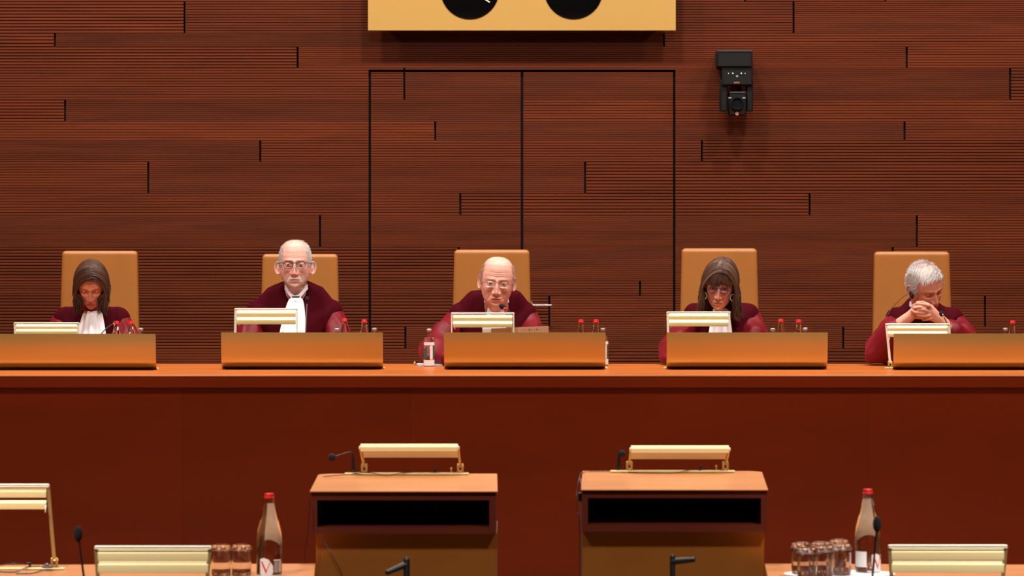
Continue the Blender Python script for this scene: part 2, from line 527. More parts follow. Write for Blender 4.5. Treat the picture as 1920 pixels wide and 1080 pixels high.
# ---------------------------------------------------------------- gold screens
ORD = ['at the bowed woman\'s place', 'at the place of the man with dark glasses', 'at the bald man\'s place',
       'at the place of the woman with hoop earrings', 'at the white haired man\'s place']
def gold_screen(x0, x1, ytop, ybot, y, i):
    th = .004
    a, b = X(x0, y), X(x1, y)
    zt = Z(ytop, y); zb = Z(ybot, y)
    zb = max(zb, BT + .001)
    H = zt - zb
    path = [(0.0, 0.0)]
    N = 28
    for k in range(N):
        u = (k + .5) / N
        v = min(1, max(0, (u - .52) / .42)); ti = math.radians(7 + 4 * u + 60 * v * v * (3 - 2 * v))
        path.append((path[-1][0] + math.sin(ti) / N, path[-1][1] - math.cos(ti) / N))
    kz = H / -path[-1][1]
    yo = path[-1][0] * kz
    path = [(p * kz - yo + .03, zt + z * kz) for p, z in path]
    outer = [(y + p, z) for p, z in path]
    inner = [(y + p + th, z + (.001 if k > 4 else 0)) for k, (p, z) in enumerate(path)]
    m = MB()
    m.extrude_x(outer + inner[::-1], a, b)
    t = thing('desk_screen', ((a + b) / 2, y, zb), 'wide brass desk screen ' + ORD[i], 'screen', 'gold screens on the judges bench')
    m.build('screen_sheet', 'brass', t, True, 50)
    m = MB(); m.box(((a + b) / 2, y + .045, BT + .004), (b - a - .03, .03, .0075)); m.build('foot_rail', 'black_metal', t, False)
    return t
SCR = [(-10, 293.5, 625, 697, 19.84), (416, 718.5, 622.5, 693, 19.9), (833, 1135, 622.5, 693, 19.9), (1249.5, 1550.5, 622.5, 693.5, 19.9), (1674, 1980, 624.5, 696, 19.86)]
for i, s in enumerate(SCR): gold_screen(*s[:4], s[4], i)

# ---------------------------------------------------------------- reading lamps
def lamp(tl, tr, hl, hr, ytop, y, zbase, plate, rows, label, group, dy=0.0, backside=False, cord=True, blade=(.018, .020), slant=.44, tube=False):
    """tl,tr / hl,hr: px of the upper corners and of the holders; rows: list of px where each blade starts"""
    zt = Z(ytop, y)
    t = thing('desk_lamp', ((X(hl, y) + X(hr, y)) / 2, y, zbase), label, 'lamp', group)
    p0, p1 = plate
    m = MB(); m.rbox(((X(p0, y) + X(p1, y)) / 2, y, zbase + .004), (X(p1, y) - X(p0, y), .036, .0075), .003); pl = m.build('base_plate', 'lamp_paint', t)
    for hx in (hl, hr):
        m = MB(); c = X(hx, y)
        m.rbox((c - .0075, y, zbase + .008 + .016), (.007, .022, .032), .002)
        m.rbox((c + .0075, y, zbase + .008 + .016), (.007, .022, .032), .002)
        m.box((c, y, zbase + .0115), (.02, .018, .007))
        m.tube([(c - .012, y, zbase + .030), (c + .012, y, zbase + .030)], .003, 10)
        m.build('holder', 'holder_brass', t)
    for a, b in ((hl, tl), (hr, tr)):
        m = MB()
        c0 = Vector((X(a, y), y, zbase + .030)); c1 = Vector((X(b, y), y + dy, zt))
        d = (c1 - c0); L = d.length
        R = d.to_track_quat('Z', 'Y').to_matrix()
        m.rbox((c0 + c1) / 2, (.0065, .012, L), .002, R)
        m.build('arm', 'lamp_white' if not backside else 'holder_brass', t)
    xl, xr = X(tl, y), X(tr, y)
    m = MB(); m.rbox(((xl + xr) / 2, y + dy, zt - .003), (xr - xl + .008, .014, .0085 if not backside else .012), .003); m.build('top_bar', 'lamp_white', t)
    bd, bh = blade
    for r in rows:
        z0 = Z(r, y)
        hs = bh * slant                                # slanted upper face, upright lower face
        yf_ = y + dy - .004
        pr = [(yf_ + bd * .55, z0 + .0005), (yf_ + hs * 1.15, z0), (yf_ + .001, z0 - hs + .0008), (yf_, z0 - hs - .0012), (yf_ + .0012, z0 - bh + .001), (yf_ + .003, z0 - bh)]
        inn = [(yf_ + .0045, z0 - bh + .001), (yf_ + .0028, z0 - hs - .002), (yf_ + hs * 1.15 + .001, z0 - .002), (yf_ + bd * .55, z0 - .002)]
        m = MB(); m.extrude_x(pr + inn, xl + .006, xr - .006)
        m.build('shade', 'lamp_paint', t, True, 40)
        if tube:
            m = MB(); m.rbox(((xl + xr) / 2, yf_ - .001, z0 - hs * .42), (xr - xl - .014, .006, hs * .84), .0025); m.build('light_tube', 'tube_light', t)
    if cord:
        m = MB(); q = at(tl + 6, rows[-1] + 8, y); m.tube([q + Vector((-.002, 0, .004)), q + Vector((0, 0, -.02))], .002, 6)
        m.build('pull_tab', 'lamp_white', t)
    return t, pl
LAMPS = [((28, 147), 605, (-6, 297), (608.5, 617.5), 19.92, (30, 146)), ((442, 557), 578.5, (422, 722), (582, 595), 19.98, (440, 557)),
         ((847, 963), 586.5, (838, 1139), (591, 602.5), 19.98, (847, 963)), ((1252, 1368), 584.5, (1244, 1546), (588, 600), 19.98, (1254, 1368)),
         ((1662, 1779), 607, (1659, 1980), (611, 621.5), 19.95, (1669, 1784))]
for i, (tt, ty, pl, rows, y, hh) in enumerate(LAMPS):
    lamp(tt[0], tt[1], hh[0], hh[1], ty, y, BT, pl, rows, 'cream reading lamp ' + ORD[i], 'reading lamps on the judges bench',
         blade=(.03, .5 * (rows[1] - rows[0] + 1.0) * 2 / 372 - .003), tube=True)

# ---------------------------------------------------------------- bottles
def bottle_big(x, y, z, h, r, label, group, tagc='bottle'):
    t = thing('water_bottle', (x, y, z), label, 'bottle', group)
    k = h / .268
    o = [(0, .006), (r * .80, .004), (r * .92, 0), (r, .006), (r, .102 * k), (r * .985, .125 * k), (r * .93, .145 * k), (r * .72, .180 * k), (r * .50, .215 * k), (r * .40, .235 * k), (r * .37, .250 * k), (r * .355, .266 * k)]
    wz = .236 * k
    inn = [(r * .30, .266 * k), (r * .31, .250 * k), (r * .36, wz), (0, wz - .0002)]
    m = MB(); m.lathe(o + inn, (x, y, z), 48); m.build('bottle_glass', 'glass', t, True, 50)
    m = MB(); cr = r * .37
    m.lathe([(cr, 0), (cr * 1.12, .001), (cr * 1.12, .004), (cr * 1.02, .006), (cr * 1.02, .013), (cr * .92, .0155), (0, .0158)], (x, y, z + h - .0155), 32)
    m.build('cap', 'cap_red', t)
    return t
def patch(m, x, y, z, r, a0, a1, z0, z1, n=16, shape=None, off=.0006):
    """curved sheet on a cylinder; angle 0 faces the camera, + to the right. shape(u) -> (lo, hi) fractions"""
    vs, fs = [], []
    for i in range(n + 1):
        u = i / n; a = math.radians(a0 + (a1 - a0) * u)
        lo, hi = shape(u) if shape else (0, 1)
        for rr in (r + off, r + off + .0005):
            for f in (lo, hi):
                vs.append((x + rr * math.sin(a), y - rr * math.cos(a), z + z0 + (z1 - z0) * f))
    for i in range(n):
        b = 4 * i
        fs += [(b + 2, b + 3, b + 7, b + 6), (b, b + 4, b + 5, b + 1), (b + 1, b + 5, b + 7, b + 3), (b, b + 2, b + 6, b + 4)]
    fs += [(0, 1, 3, 2), (4 * n, 4 * n + 2, 4 * n + 3, 4 * n + 1)]
    m.add(vs, fs)
def vettel(t, x, y, z, r, yaw):
    """white shield with a red V, plus a small white frame label"""
    m = MB()
    patch(m, x, y, z, r, yaw - 55, yaw + 5, .004, .062, 20, lambda u: (max(0, .10 - .4 * min(u, 1 - u)), 1 - .25 * abs(u - .3) - (.25 * max(0, u - .7) / .3)))
    s = m.build('shield_label', 'label_white', t)
    m = MB()
    patch(m, x, y, z, r, yaw - 49, yaw - 24, .010, .050, 14, lambda u: (1 - min(1, (u + .0) * 1.0) - .02, min(1.0, 1 - u * 1.0 + .30)), off=.0014)
    patch(m, x, y, z, r, yaw - 27, yaw - 5, .010, .050, 14, lambda u: (u * 1.0 - .02, min(1, u * 1.0 + .12)), off=.0014)
    m.build('letter_v', 'label_red', s)
    m = MB()
    patch(m, x, y, z, r, yaw + 10, yaw + 48, .052, .056, 8)
    patch(m, x, y, z, r, yaw + 40, yaw + 50, .016, .054, 4)
    patch(m, x, y, z, r, yaw - 75, yaw + 75, -.002 + .004, .006, 12)
    m.build('frame_label', 'label_white', t)
    m = MB(); patch(m, x, y, z, r, yaw + 12, yaw + 38, .014, .050, 8)
    m.build('back_label', 'label_grey', t)

rB, hB = .0415, .268
TB = .74
yb = FPX / 576.6
t = bottle_big(X(505, yb), yb, TB, hB, rB, 'clear glass water bottle with red cap and white label on the left table', 'large water bottles on the front tables')
vettel(t, X(505, yb), yb, TB, rB, 14)
TRZ = TB + .016
yb2 = FPX / 577.5
t = bottle_big(X(1627, yb2), yb2, TRZ, hB, rB, 'clear glass water bottle with red cap on the white tray of the right table', 'large water bottles on the front tables')
vettel(t, X(1627, yb2), yb2, TRZ, rB, 68)
m = MB(); patch(m, X(1627, yb2), yb2, TRZ, rB, -72, -10, .018, .068, 10); m.build('side_label', 'label_white', t)
# bottles behind the screens, two at each place
yy = 20.16
first = None
BB = [(218.5, 602, 'red-capped glass bottle, left of the pair ' + ORD[0]), (245.5, 602, 'red-capped glass bottle, right of the pair ' + ORD[0]),
      (646, 597, 'red-capped glass bottle, left of the pair ' + ORD[1]), (683, 599, 'red-capped glass bottle, right of the pair ' + ORD[1]),
      (1089.5, 599, 'red-capped glass bottle, left of the pair ' + ORD[2]), (1117.5, 599, 'red-capped glass bottle, right of the pair ' + ORD[2]),
      (1464, 598, 'red-capped glass bottle, left of the pair ' + ORD[3]), (1497.5, 599, 'red-capped glass bottle, right of the pair ' + ORD[3]),
      (1899, 601, 'red-capped glass bottle, left of the pair ' + ORD[4]), (1927.5, 601, 'red-capped glass bottle cut off by the right photo edge')]
for i, (px_, py_, lb) in enumerate(BB):
    hh = .236
    # exact depth from the cap height
    s_ = (py_ - HZ) / (CZ - BT - hh); y_ = FPX / s_
    if first is None:
        first = bottle_big(X(px_, y_), y_, BT, hh, .035, lb, 'red-capped bottles behind the brass screens'); fx = (X(px_, y_), y_)
    else:
        place(first, X(px_, y_) - fx[0], y_ - fx[1], 0, lb)
# small mineral water bottles
def bottle_small(x, y, z, label):
    t = thing('mineral_water_bottle', (x, y, z), label, 'bottle', 'small mineral water bottles on the judges bench')
    r = .0265
    o = [(0, .005), (r * .8, .003), (r * .93, 0), (r, .005), (r, .125), (r * .95, .137), (r * .75, .149), (r * .45, .158), (r * .36, .165), (r * .36, .176), (r * .45, .178), (r * .42, .184)]
    wz = .146
    inn = [(r * .3, .184), (r * .3, .160), (r * .68, .149), (r * .72, wz), (0, wz - .0002)]
    m = MB(); m.lathe(o + inn, (x, y, z), 36); m.build('bottle_glass', 'glass', t, True, 50)
    m = MB(); m.lathe([(r * .46, 0), (r * .48, .001), (r * .48, .010), (r * .42, .012), (0, .0122)], (x, y, z + .178), 24); m.build('cap', 'cap_silver', t)
    m = MB(); patch(m, x, y, z, r, -80, 80, .006, .034, 14); patch(m, x, y, z, r, -70, 80, .108, .123, 14); patch(m, x, y, z, r, 10, 42, .036, .106, 6)
    m.build('white_label', 'label_white', t)
    m = MB(); patch(m, x, y, z, r, -78, -20, .040, .100, 8, lambda u: (.0, .75 + .25 * u)); patch(m, x, y, z, r, 48, 80, .036, .106, 5)
    m.build('green_label', 'label_green', t)
    return t
ys = FPX / 371.5
sb = bottle_small(X(804.5, ys), ys, BT, 'small mineral water bottle with green and white label standing left of the middle brass screen')
for px_, dy, lb in ((1130.5, .095, 'small mineral water bottle half hidden past the right end of the middle brass screen'),
                    (702, .10, 'small bottle top at the right end of the second brass screen'),
                    (632, .06, 'small bottle top left of the two capped bottles behind the second screen'),
                    (1510, .12, 'small bottle top right of the hoop earring woman\'s two capped bottles'),
                    (1449, .06, 'small bottle top left of the hoop earring woman\'s two capped bottles'),
                    (264, .10, 'small bottle top right of the capped bottles ' + ORD[0]),
                    (1885, .10, 'small bottle top left of the capped bottles ' + ORD[4])):
    y_ = ys + dy
    place(sb, X(px_, y_) - X(804.5, ys), dy, 0, lb)
# papers at the president's place
m = MB(); m.box((X(806, 20.32), 20.275, BT + .005), (.125, .10, .009), Matrix.Rotation(.1, 3, 'Z'))
tag(m.build('paper_pad', 'paper_blue', None, False), 'pale blue-white paper pad lying beside the small bottle on the bench', 'paper')
m = MB(); m.ell((X(777.5, 20.3), 20.3, BT + .010), (.006, .006, .010), 8); tag(m.build('brass_knob', 'holder_brass'), 'tiny brass knob on the bench top left of the small bottle', 'knob')
yf = 20.03
a, b, c_, d_ = at(921, 618, yf), at(1029, 611, yf), at(1031, 650, yf + .0), at(919, 650, yf)
m = MB(); th = Vector((0, .003, 0)); q = [at(921, 616, yf), at(1028.5, 611, yf), Vector((at(1030, 640, yf).x, yf + .01, BT + .06)), Vector((at(919, 640, yf).x, yf + .01, BT + .06))]
q[2].z = q[3].z = BT + .001
m.add([v for v in q] + [v + th for v in q], [(0, 1, 2, 3), (7, 6, 5, 4), (0, 4, 5, 1), (1, 5, 6, 2), (2, 6, 7, 3), (3, 7, 4, 0)])
fo = m.build('folder', 'folder', None, False); tag(fo, 'pale salmon folder standing behind the middle brass screen', 'folder')
m = MB()
for k in range(11):
    xx = 978 + k * 3.6
    m.box(at(xx, 619.0 - (k % 3) * .4, yf - .0006), (.005 if k % 3 else .0015, .0006, .0022 if k % 4 else .010))
m.build('writing', 'ink', fo, False)
m = MB(); m.box(at(925, 630, yf + .03), (.11, .002, .10), Matrix.Rotation(-.05, 3, 'X')); 
tag(m.build('paper_sheet', 'paper', None, False), 'white paper sheet behind the pale salmon folder', 'paper')

# ---------------------------------------------------------------- microphones
def mic(pts, r, head, head_r, label, hm='black_foam', sm='black_metal', base=None, ring=None, grp=None, hdir=None):
    b0 = Vector(pts[0])
    t = thing('microphone', b0, label, 'microphone', grp)
    m = MB(); m.tube(pts, r, 10); m.build('gooseneck', sm, t)
    R = None
    if hdir is not None: R = Vector(hdir).to_track_quat('Z', 'Y').to_matrix()
    m = MB(); m.ell(head, head_r, 12, R); m.build('mic_head', hm, t)
    if base:
        m = MB(); m.lathe([(base[0], 0), (base[0], base[1] * .3), (base[0] * .75, base[1] * .45), (base[0] * .5, base[1])], b0, 20); m.build('mic_base', 'black_metal', t)
    if ring:
        m = MB(); m.ell(ring[0], ring[1], 8); m.build('ring_light', ring[2], t)
    return t
G1 = 'gooseneck microphones on the judges bench'
y0 = 20.08
def curve3(a, b, c, n=12):
    return [(Vector(a) * (1 - u) ** 2 + Vector(b) * 2 * u * (1 - u) + Vector(c) * u * u) for u in [i / n for i in range(n + 1)]]
def bp(px_, y): return Vector((X(px_, y), y, BT))
mic(curve3(bp(170, 20.05), at(175, 625, 20.08), at(213, 607, 20.18)), .0028, at(214.5, 605, 20.19), (.0085, .0085, .013), 'small dark microphone bent towards the woman with bowed head', base=(.018, .03), grp=G1, hdir=(1, .6, .3), ring=(at(213, 607, 20.172), (.004, .003, .004), 'steel'))
mic(curve3(bp(571, 20.05), at(573, 620, 20.08), at(575.5, 570, 20.12)), .003, at(576, 561, 20.125), (.0105, .0105, .0145), 'grey microphone standing upright before the grey haired man with dark glasses', base=(.018, .03), grp=G1, sm='grey_metal', hdir=(0, .2, 1))
mic(curve3(bp(975, 20.10), at(970, 600, 20.15), at(952, 580, 20.17)), .003, at(942, 575, 20.2), (.013, .013, .019), 'black microphone with a lit red ring before the mouth of the bald man', base=(.018, .03), grp=G1, hdir=(-.9, .3, .5), ring=(at(946.5, 579.5, 20.175), (.009, .006, .009), 'label_red'))
mic(curve3(bp(1783, 20.0), at(1786, 620, 20.03), at(1770, 595, 20.06)), .003, at(1765.5, 588.5, 20.07), (.0125, .0125, .015), 'dark microphone right of the clasped hands of the white haired man', base=(.018, .03), grp=G1, hdir=(-.5, .2, .8), ring=(at(1768, 590.5, 20.056), (.0045, .003, .0045), 'steel'))

# ---------------------------------------------------------------- lecterns
def lectern(xl, xr, xbl, xbr, yfr, ybk, fr, op, ybox, label, mirror):
    yF = 13.42
    zt = Z(yfr, yF)
    yB = FPX * (CZ - zt) / (ybk - HZ)
    t = thing('lectern', ((X(xl, yF) + X(xr, yF)) / 2, yF, 0), label, 'lectern', 'wooden lecterns in the middle of the hall')
    # top with one rounded back corner
    xa, xb = X(xl, yF), X(xr, yF)
    R = .06
    if not mirror:
        cx = X(xbl, yB) + .002 + R
        outl = [(xa, yF), (xb, yF), (X(xbr, yB), yB)] + [(cx + R * math.cos(PI / 2 + k / 8 * PI / 2), yB - R + R * math.sin(PI / 2 + k / 8 * PI / 2)) for k in range(9)]
    else:
        cx = X(xbr, yB) - .002 - R
        outl = [(xa, yF), (xb, yF)] + [(cx + R * math.cos(k / 8 * PI / 2), yB - R + R * math.sin(k / 8 * PI / 2)) for k in range(9)] + [(X(xbl, yB), yB)]
    m = MB(); m.extrude_z(outl, zt - .003, zt); m.build('top', 'lectern_top_wood', t, False)
    f0, f1, fz = fr       # frame outer px, bottom px
    o0, o1, oz0, oz1 = op
    y1 = yF + .012
    xa, xb, z1 = X(f0, y1), X(f1, y1), zt - .0035
    z0 = Z(fz, y1)
    oa, ob, oza, ozb = X(o0, y1), X(o1, y1), Z(oz0, y1), Z(oz1, y1)
    D = .5
    m = MB()
    m.box(((xa + xb) / 2, y1 + D / 2, (z1 + oza) / 2), (xb - xa, D, z1 - oza))
    m.box(((xa + xb) / 2, y1 + D / 2, (z0 + ozb) / 2), (xb - xa, D, ozb - z0))
    m.box(((xa + oa) / 2, y1 + D / 2, (oza + ozb) / 2), (oa - xa, D, oza - ozb))
    m.box(((ob + xb) / 2, y1 + D / 2, (oza + ozb) / 2), (xb - ob, D, oza - ozb))
    m.build('shelf_frame', 'lectern_dark', t, False)
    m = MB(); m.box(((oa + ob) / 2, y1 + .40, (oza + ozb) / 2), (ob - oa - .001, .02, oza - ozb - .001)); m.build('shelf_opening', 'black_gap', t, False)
    b0, b1 = X(ybox[0], y1 + .04), X(ybox[1], y1 + .04)
    m = MB(); m.box(((b0 + b1) / 2, y1 + .055, z0 / 2), (b1 - b0 - .0, .02, z0)); m.build('front_panel', 'lectern_brass', t, False)
    for xx in (b0 + .012, b1 - .012):
        m = MB(); m.box((xx, y1 + .067 + .21, z0 / 2), (.024, .42, z0)); m.build('side_panel', 'lectern_dark', t, False)
    return t, zt
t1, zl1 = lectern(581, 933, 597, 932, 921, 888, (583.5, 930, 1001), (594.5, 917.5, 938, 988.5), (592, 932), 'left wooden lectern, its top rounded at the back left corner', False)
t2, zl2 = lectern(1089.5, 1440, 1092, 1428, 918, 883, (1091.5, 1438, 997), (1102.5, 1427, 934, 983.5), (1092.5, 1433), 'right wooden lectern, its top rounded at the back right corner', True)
yl = 14.0
def lectern_lamp(tl, tr, hl, hr, ytop, plate, zl, lb, y):
    zt = Z(ytop, y)
    t, pl = lamp(tl, tr, hl, hr, ytop + 3, y, zl, plate, (), lb, 'reading lamps on the lecterns', dy=-.02, backside=True, cord=False)
    m = MB()
    w0, w1 = X(tl, y) + .002, X(tr, y) - .002
    yq = y - .02
    m.extrude_x([(yq + .05, zt + .0015), (yq + .012, zt + .004), (yq - .004, zt + .002), (yq - .012, zt - .006), (yq - .0135, zt - .020), (yq - .009, zt - .021), (yq - .004, zt - .022), (yq + .085, zt - .050), (yq + .092, zt - .048)], w0, w1)
    m.build('shade', 'lamp_paint', t, True, 30)
    return t, pl
yl1 = FPX * (CZ - zl1) / (890.5 - HZ); yl2 = FPX * (CZ - zl2) / (886 - HZ)
lt1, pl1 = lectern_lamp(675.5, 859.5, 683, 863, 834, (646, 879), zl1, 'cream reading lamp on the left lectern', yl1)
lt2, pl2 = lectern_lamp(1182, 1367, 1180, 1360, 837, (1144, 1378), zl2, 'cream reading lamp on the right lectern', yl2)
def on(px_, y, z): return Vector((X(px_, y), y, z))
for (kx, sx_, zl, y, pl) in ((816, 846, zl1, yl1, lt1), (1314, 1343, zl2, yl2, lt2)):
    m = MB(); p = on(kx, y, zl + .008); m.tube([p, p + Vector((0, 0, .008))], .004, 10); m.ell(p + Vector((.002, 0, .013)), (.006, .006, .006), 8); m.build('switch_knob', 'black_metal', pl)
    m = MB(); p = on(sx_, y, zl + .008); m.tube([p, p + Vector((0, 0, .012))], .0022, 8); m.ell(p + Vector((0, 0, .015)), (.004, .004, .004), 8); m.build('switch_pin', 'holder_brass', pl)
GL = 'microphones on the lecterns'
p0 = on(662.5, yl1 - .0, zl1 + .009)
mic([p0, at(662.5, 868, yl1), at(662, 852, yl1), at(659, 848, yl1), at(652, 848, yl1 - .02), at(640, 852, yl1 - .05), at(628, 856, yl1 - .08)], [.0075, .0055, .003, .0025, .0022, .002, .002],
    at(622.5, 857.5, yl1 - .09), (.0135, .0135, .0135), 'black microphone bent to the left on the left lectern', base=(.008, .02), grp=GL)
p0 = on(1160.5, yl2, zl2 + .009)
mic([p0, at(1160, 870, yl2), at(1160.5, 862, yl2), at(1161, 852, yl2), at(1162, 846, yl2), at(1164, 845, yl2 - .01)], [.0075, .0065, .0055, .0042, .0035, .003], at(1166.5, 850.5, yl2 - .015), (.0115, .0115, .0125),
    'black microphone with drooping head on the right lectern', base=(.008, .02), grp=GL)
def cable(pts, r, label, m_='black_metal', n=10, cat='cable'):
    P = [Vector(p) for p in pts]
    out = []
    for i in range(len(P) - 1):
        a, b, c, d = P[max(i - 1, 0)], P[i], P[i + 1], P[min(i + 2, len(P) - 1)]
        for k in range(n):
            u = k / n
            out.append(.5 * ((2 * b) + (c - a) * u + (2 * a - 5 * b + 4 * c - d) * u * u + (3 * b - a - 3 * c + d) * u ** 3))
    out.append(P[-1])
    m = MB(); m.tube(out, r, 6)
    return tag(m.build('cable', m_), label, cat)
zz = zl1 + .010
cable([on(816, yl1 - .005, zz), on(760, yl1 - .02, zz), on(725, yl1 - .05, zl1 + .002), on(690, yl1 - .03, zz), on(640, yl1 - .02, zl1 + .002), on(606, yl1 - .10, zl1 + .002)], .0013, 'thin black cable lying across the back of the left lectern top')
zz = zl2 + .010
cable([on(1314, yl2 - .005, zz), on(1290, yl2 - .02, zz), on(1262, yl2 - .05, zl2 + .002), on(1205, yl2 - .04, zl2 + .002), on(1150, yl2 + .01, zl2 + .002), on(1115, yl2 + .02, zl2 + .002), on(1093, yl2 - .02, zl2 + .002),
       at(1088, 890, 13.7), at(1081, 925, 13.6), at(1083, 960, 13.55), at(1087, 1010, 13.5), on(1088, 13.5, .05), on(1089, 13.5, .002)], .0013, 'thin black cable hanging down the left side of the right lectern')
cable([at(581, 937, 13.41), at(580, 960, 13.405), at(577, 1000, 13.4), at(571, 1040, 13.4), at(574, 1080, 13.4), on(580, 13.4, .3), on(583, 13.4, .002)], .0013, 'thin dark cable hanging beside the left edge of the left lectern')
cable([at(600, 1003, 13.425), at(620, 1037, 13.40), at(640, 1075, 13.40), at(648, 1120, 13.4), on(650, 13.4, .3), on(650, 13.4, .002)], .0015, 'thin dark cable running down the brass front of the left lectern')
m = MB(); p = at(1086, 932, 13.5); m.rbox(p + Vector((.003, 0, 0)), (.012, .02, .03), .003); m.rbox(at(1087, 925, 13.5), (.012, .012, .006), .002)
tag(m.build('cable_clip', 'black_metal'), 'small black cable clip on the left side of the right lectern', 'clip')
# floor stands with a lever in front of the lecterns
for (px_, top, w, e1, lb) in ((762.5, 1044, 12, (727, 1073), 'black stand with lever pointing down left before the left lectern'), (1261, 1039, 10, (1299, 1049.5), 'black stand with lever pointing right before the right lectern')):
    y = 13.0
    c = at(px_, top, y); r = w / 2 * y / FPX
    t = thing('floor_stand', (c.x, y, 0), lb, 'stand', 'black stands before the lecterns')
    m = MB(); m.lathe([(r, .015), (r, c.z - r), (r * .7, c.z - r * .3), (r * .3, c.z)], (c.x, y, 0), 20); m.build('pole', 'black_metal', t)
    e = at(e1[0], e1[1], y - .03); s0 = at(px_, top + 14, y)
    m = MB(); m.tube([s0, s0.lerp(e, .5), e], [.0105, .010, .008], 12); m.ell(e, (.009, .009, .009), 8); m.build('lever', 'black_metal', t)
    m = MB(); m.lathe([(.15, 0), (.15, .008), (.03, .02), (r, .022)], (c.x, y, 0), 32); m.build('stand_base', 'black_metal', t)

# ---------------------------------------------------------------- front tables
def table(sgn, edge_px, label):
    """long narrow table; its inner end is beside the lectern, turned a little outwards"""
    yE = 13.40
    x0 = X(edge_px, yE)
    a = math.radians(3.0) * sgn
    ux, uy = math.cos(a) * sgn, math.sin(a) * sgn          # along the table outwards
    if sgn > 0: ux, uy = math.cos(math.radians(2.3)), -math.sin(math.radians(2.3))
    else: ux, uy = -math.cos(math.radians(2.3)), -math.sin(math.radians(2.3))
    vx, vy = (uy, -ux) if sgn > 0 else (-uy, ux)             # towards the camera
    L, D = 2.9, .75
    t = thing('table', (x0 + ux * L / 2, yE - D / 2, 0), label, 'table')
    P = lambda u, v: (x0 + ux * u + vx * v, yE + uy * u + vy * v)
    m = MB(); m.extrude_z([P(0, 0), P(L, 0), P(L, D), P(0, D)], TB - .03, TB); m.build('tabletop', 'lectern_top_wood', t, False)
    m = MB(); m.extrude_z([P(.03, .02), P(L - .03, .02), P(L - .03, .04), P(.03, .04)], .1, TB - .031); m.build('front_board', 'lectern_dark', t, False)
    for u in (.06, L - .1):
        m = MB(); m.extrude_z([P(u, .04), P(u + .03, .04), P(u + .03, D - .06), P(u, D - .06)], 0, TB - .031); m.build('leg_panel', 'lectern_dark', t, False)
    return t
table(-1, 591, 'orange-brown wooden table left of the left lectern')
table(1, 1434, 'orange-brown wooden table right of the right lectern')
GF = 'reading lamps on the front tables'
# near lamps, seen from behind
lamp(180, 394, 184, 388, 1025, 12.55, TB, (150, 420), (1031.5, 1053.5), 'low cream reading lamp in front of the two drinking glasses on the left table', GF, blade=(.04, .035), cord=False, slant=.25, backside=True)
lamp(1668, 1886, 1672, 1880, 1023, 12.55, TB, (1640, 1910), (1029.5, 1053), 'low cream reading lamp at the right side of the right table', GF, blade=(.04, .035), cord=False, slant=.25, backside=True)
lamp(-175, 90, -178, 102, 909, 13.2, TB, (-215, 122), (917, 939), 'tall cream reading lamp cut off by the left photo edge', GF, blade=(.03, .028), backside=True, cord=False, slant=.25)
m = MB(); q = at(86, 947, 13.17); m.tube([q, q + Vector((-.002, 0, -.025))], .0022, 6); tag(m.build('pull_cord', 'lamp_white'), 'short white pull tab hanging from the tall lamp at the left edge', 'cord')
zp = TB + .009
GM = 'foam headed microphones on the front tables'
for (hx, hy, ex, ey, lb) in ((146.5, 1001, 157, 1080, 'black foam headed microphone on a thin stem on the left table'), (1644.5, 983, 1636, 1080, 'black foam headed microphone in front of the right table\'s water bottle')):
    y = 12.2
    b = Vector((X(ex + (ex - hx) * .3, y), y, TB))
    mic([b, at(ex, ey, y), at(hx + (ex - hx) * .15, hy + 14, y)], [.0042, .0036, .003], at(hx, hy, y), (.0130, .0130, .0245), lb, base=(.03, .02), grp=GM)
# clutter on the left table's lamp plate
cable([on(-5, 13.22, zp), on(10, 13.24, zp + .004), on(30, 13.25, zp + .006), on(48, 13.22, zp + .006)], .0014, 'thin cable arching to the black plug at the left edge')
cable([on(-10, 13.13, TB + .003), on(28, 13.10, TB + .003), on(50, 13.18, zp + .001), on(75, 13.2, zp + .002)], .0018, 'thin cable in front of the lamp plate at the left edge')
cable([on(30, 13.06, TB + .002), on(55, 13.06, TB + .002), on(70, 13.10, TB + .003), on(80, 13.16, TB + .004)], .0018, 'thin cable curling towards the dark puck at the left edge')
m = MB(); p = on(56, 13.19, zp); m.tube([p, p + Vector((0, 0, .012))], .004, 8); m.rbox(p + Vector((-.004, 0, .013)), (.014, .007, .007), .002); tag(m.build('plug', 'black_metal'), 'small black angled plug standing on the cream lamp plate', 'plug')
p = on(89, 13.16, TB + .0085)
t = thing('earphone_puck', p, 'dark oval device with a grey knob beside the brass lamp holder', 'device')
m = MB(); m.ell(p + Vector((0, 0, .005)), (.022, .014, .0048), 12); m.build('puck_body', 'black_metal', t)
m = MB(); m.ell(p + Vector((-.002, 0, .012)), (.0075, .0065, .005), 10); m.build('puck_knob', 'grey_metal', t)
# tumblers
def tumbler(x, y, z, r, h, label, grp):
    m = MB()
    # upside down: thick foot on top, open mouth on the table
    o = [(r * .90, 0), (r * .96, .004), (r, h * .30), (r, h - .014), (r * .96, h - .004), (r * .88, h), (r * .55, h - .0015), (0, h - .0025)]
    i_ = [(0, h - .016), (r * .6, h - .015), (r * .88, h - .020), (r * .93, h * .6), (r * .90, h * .25), (r * .84, .001)]
    m.lathe(o + i_, (x, y, z), 40)
    # little nubs around the foot
    for k in range(22):
        a = 2 * PI * k / 22
        for q, rr in ((h - .006, r * .95), (h - .016, r * 1.0)):
            m.ell((x + rr * math.cos(a), y + rr * math.sin(a), z + q), (.0026, .0026, .0026), 4)
    o = m.build('drinking_glass', 'tumbler_glass', None, True, 50)
    return tag(o, label, 'glass', grp)
yt = FPX / 576
g = tumbler(X(414.5, yt), yt, TB, .0325, .1, 'clear upturned drinking glass on the left table beside the lamp', 'upturned glasses on the left table')
c = g.copy(); COL.objects.link(c); c.location.x += (452.5 - 414.5) / 576; c.location.y += .005; c['label'] = 'clear upturned drinking glass on the left table beside the water bottle'
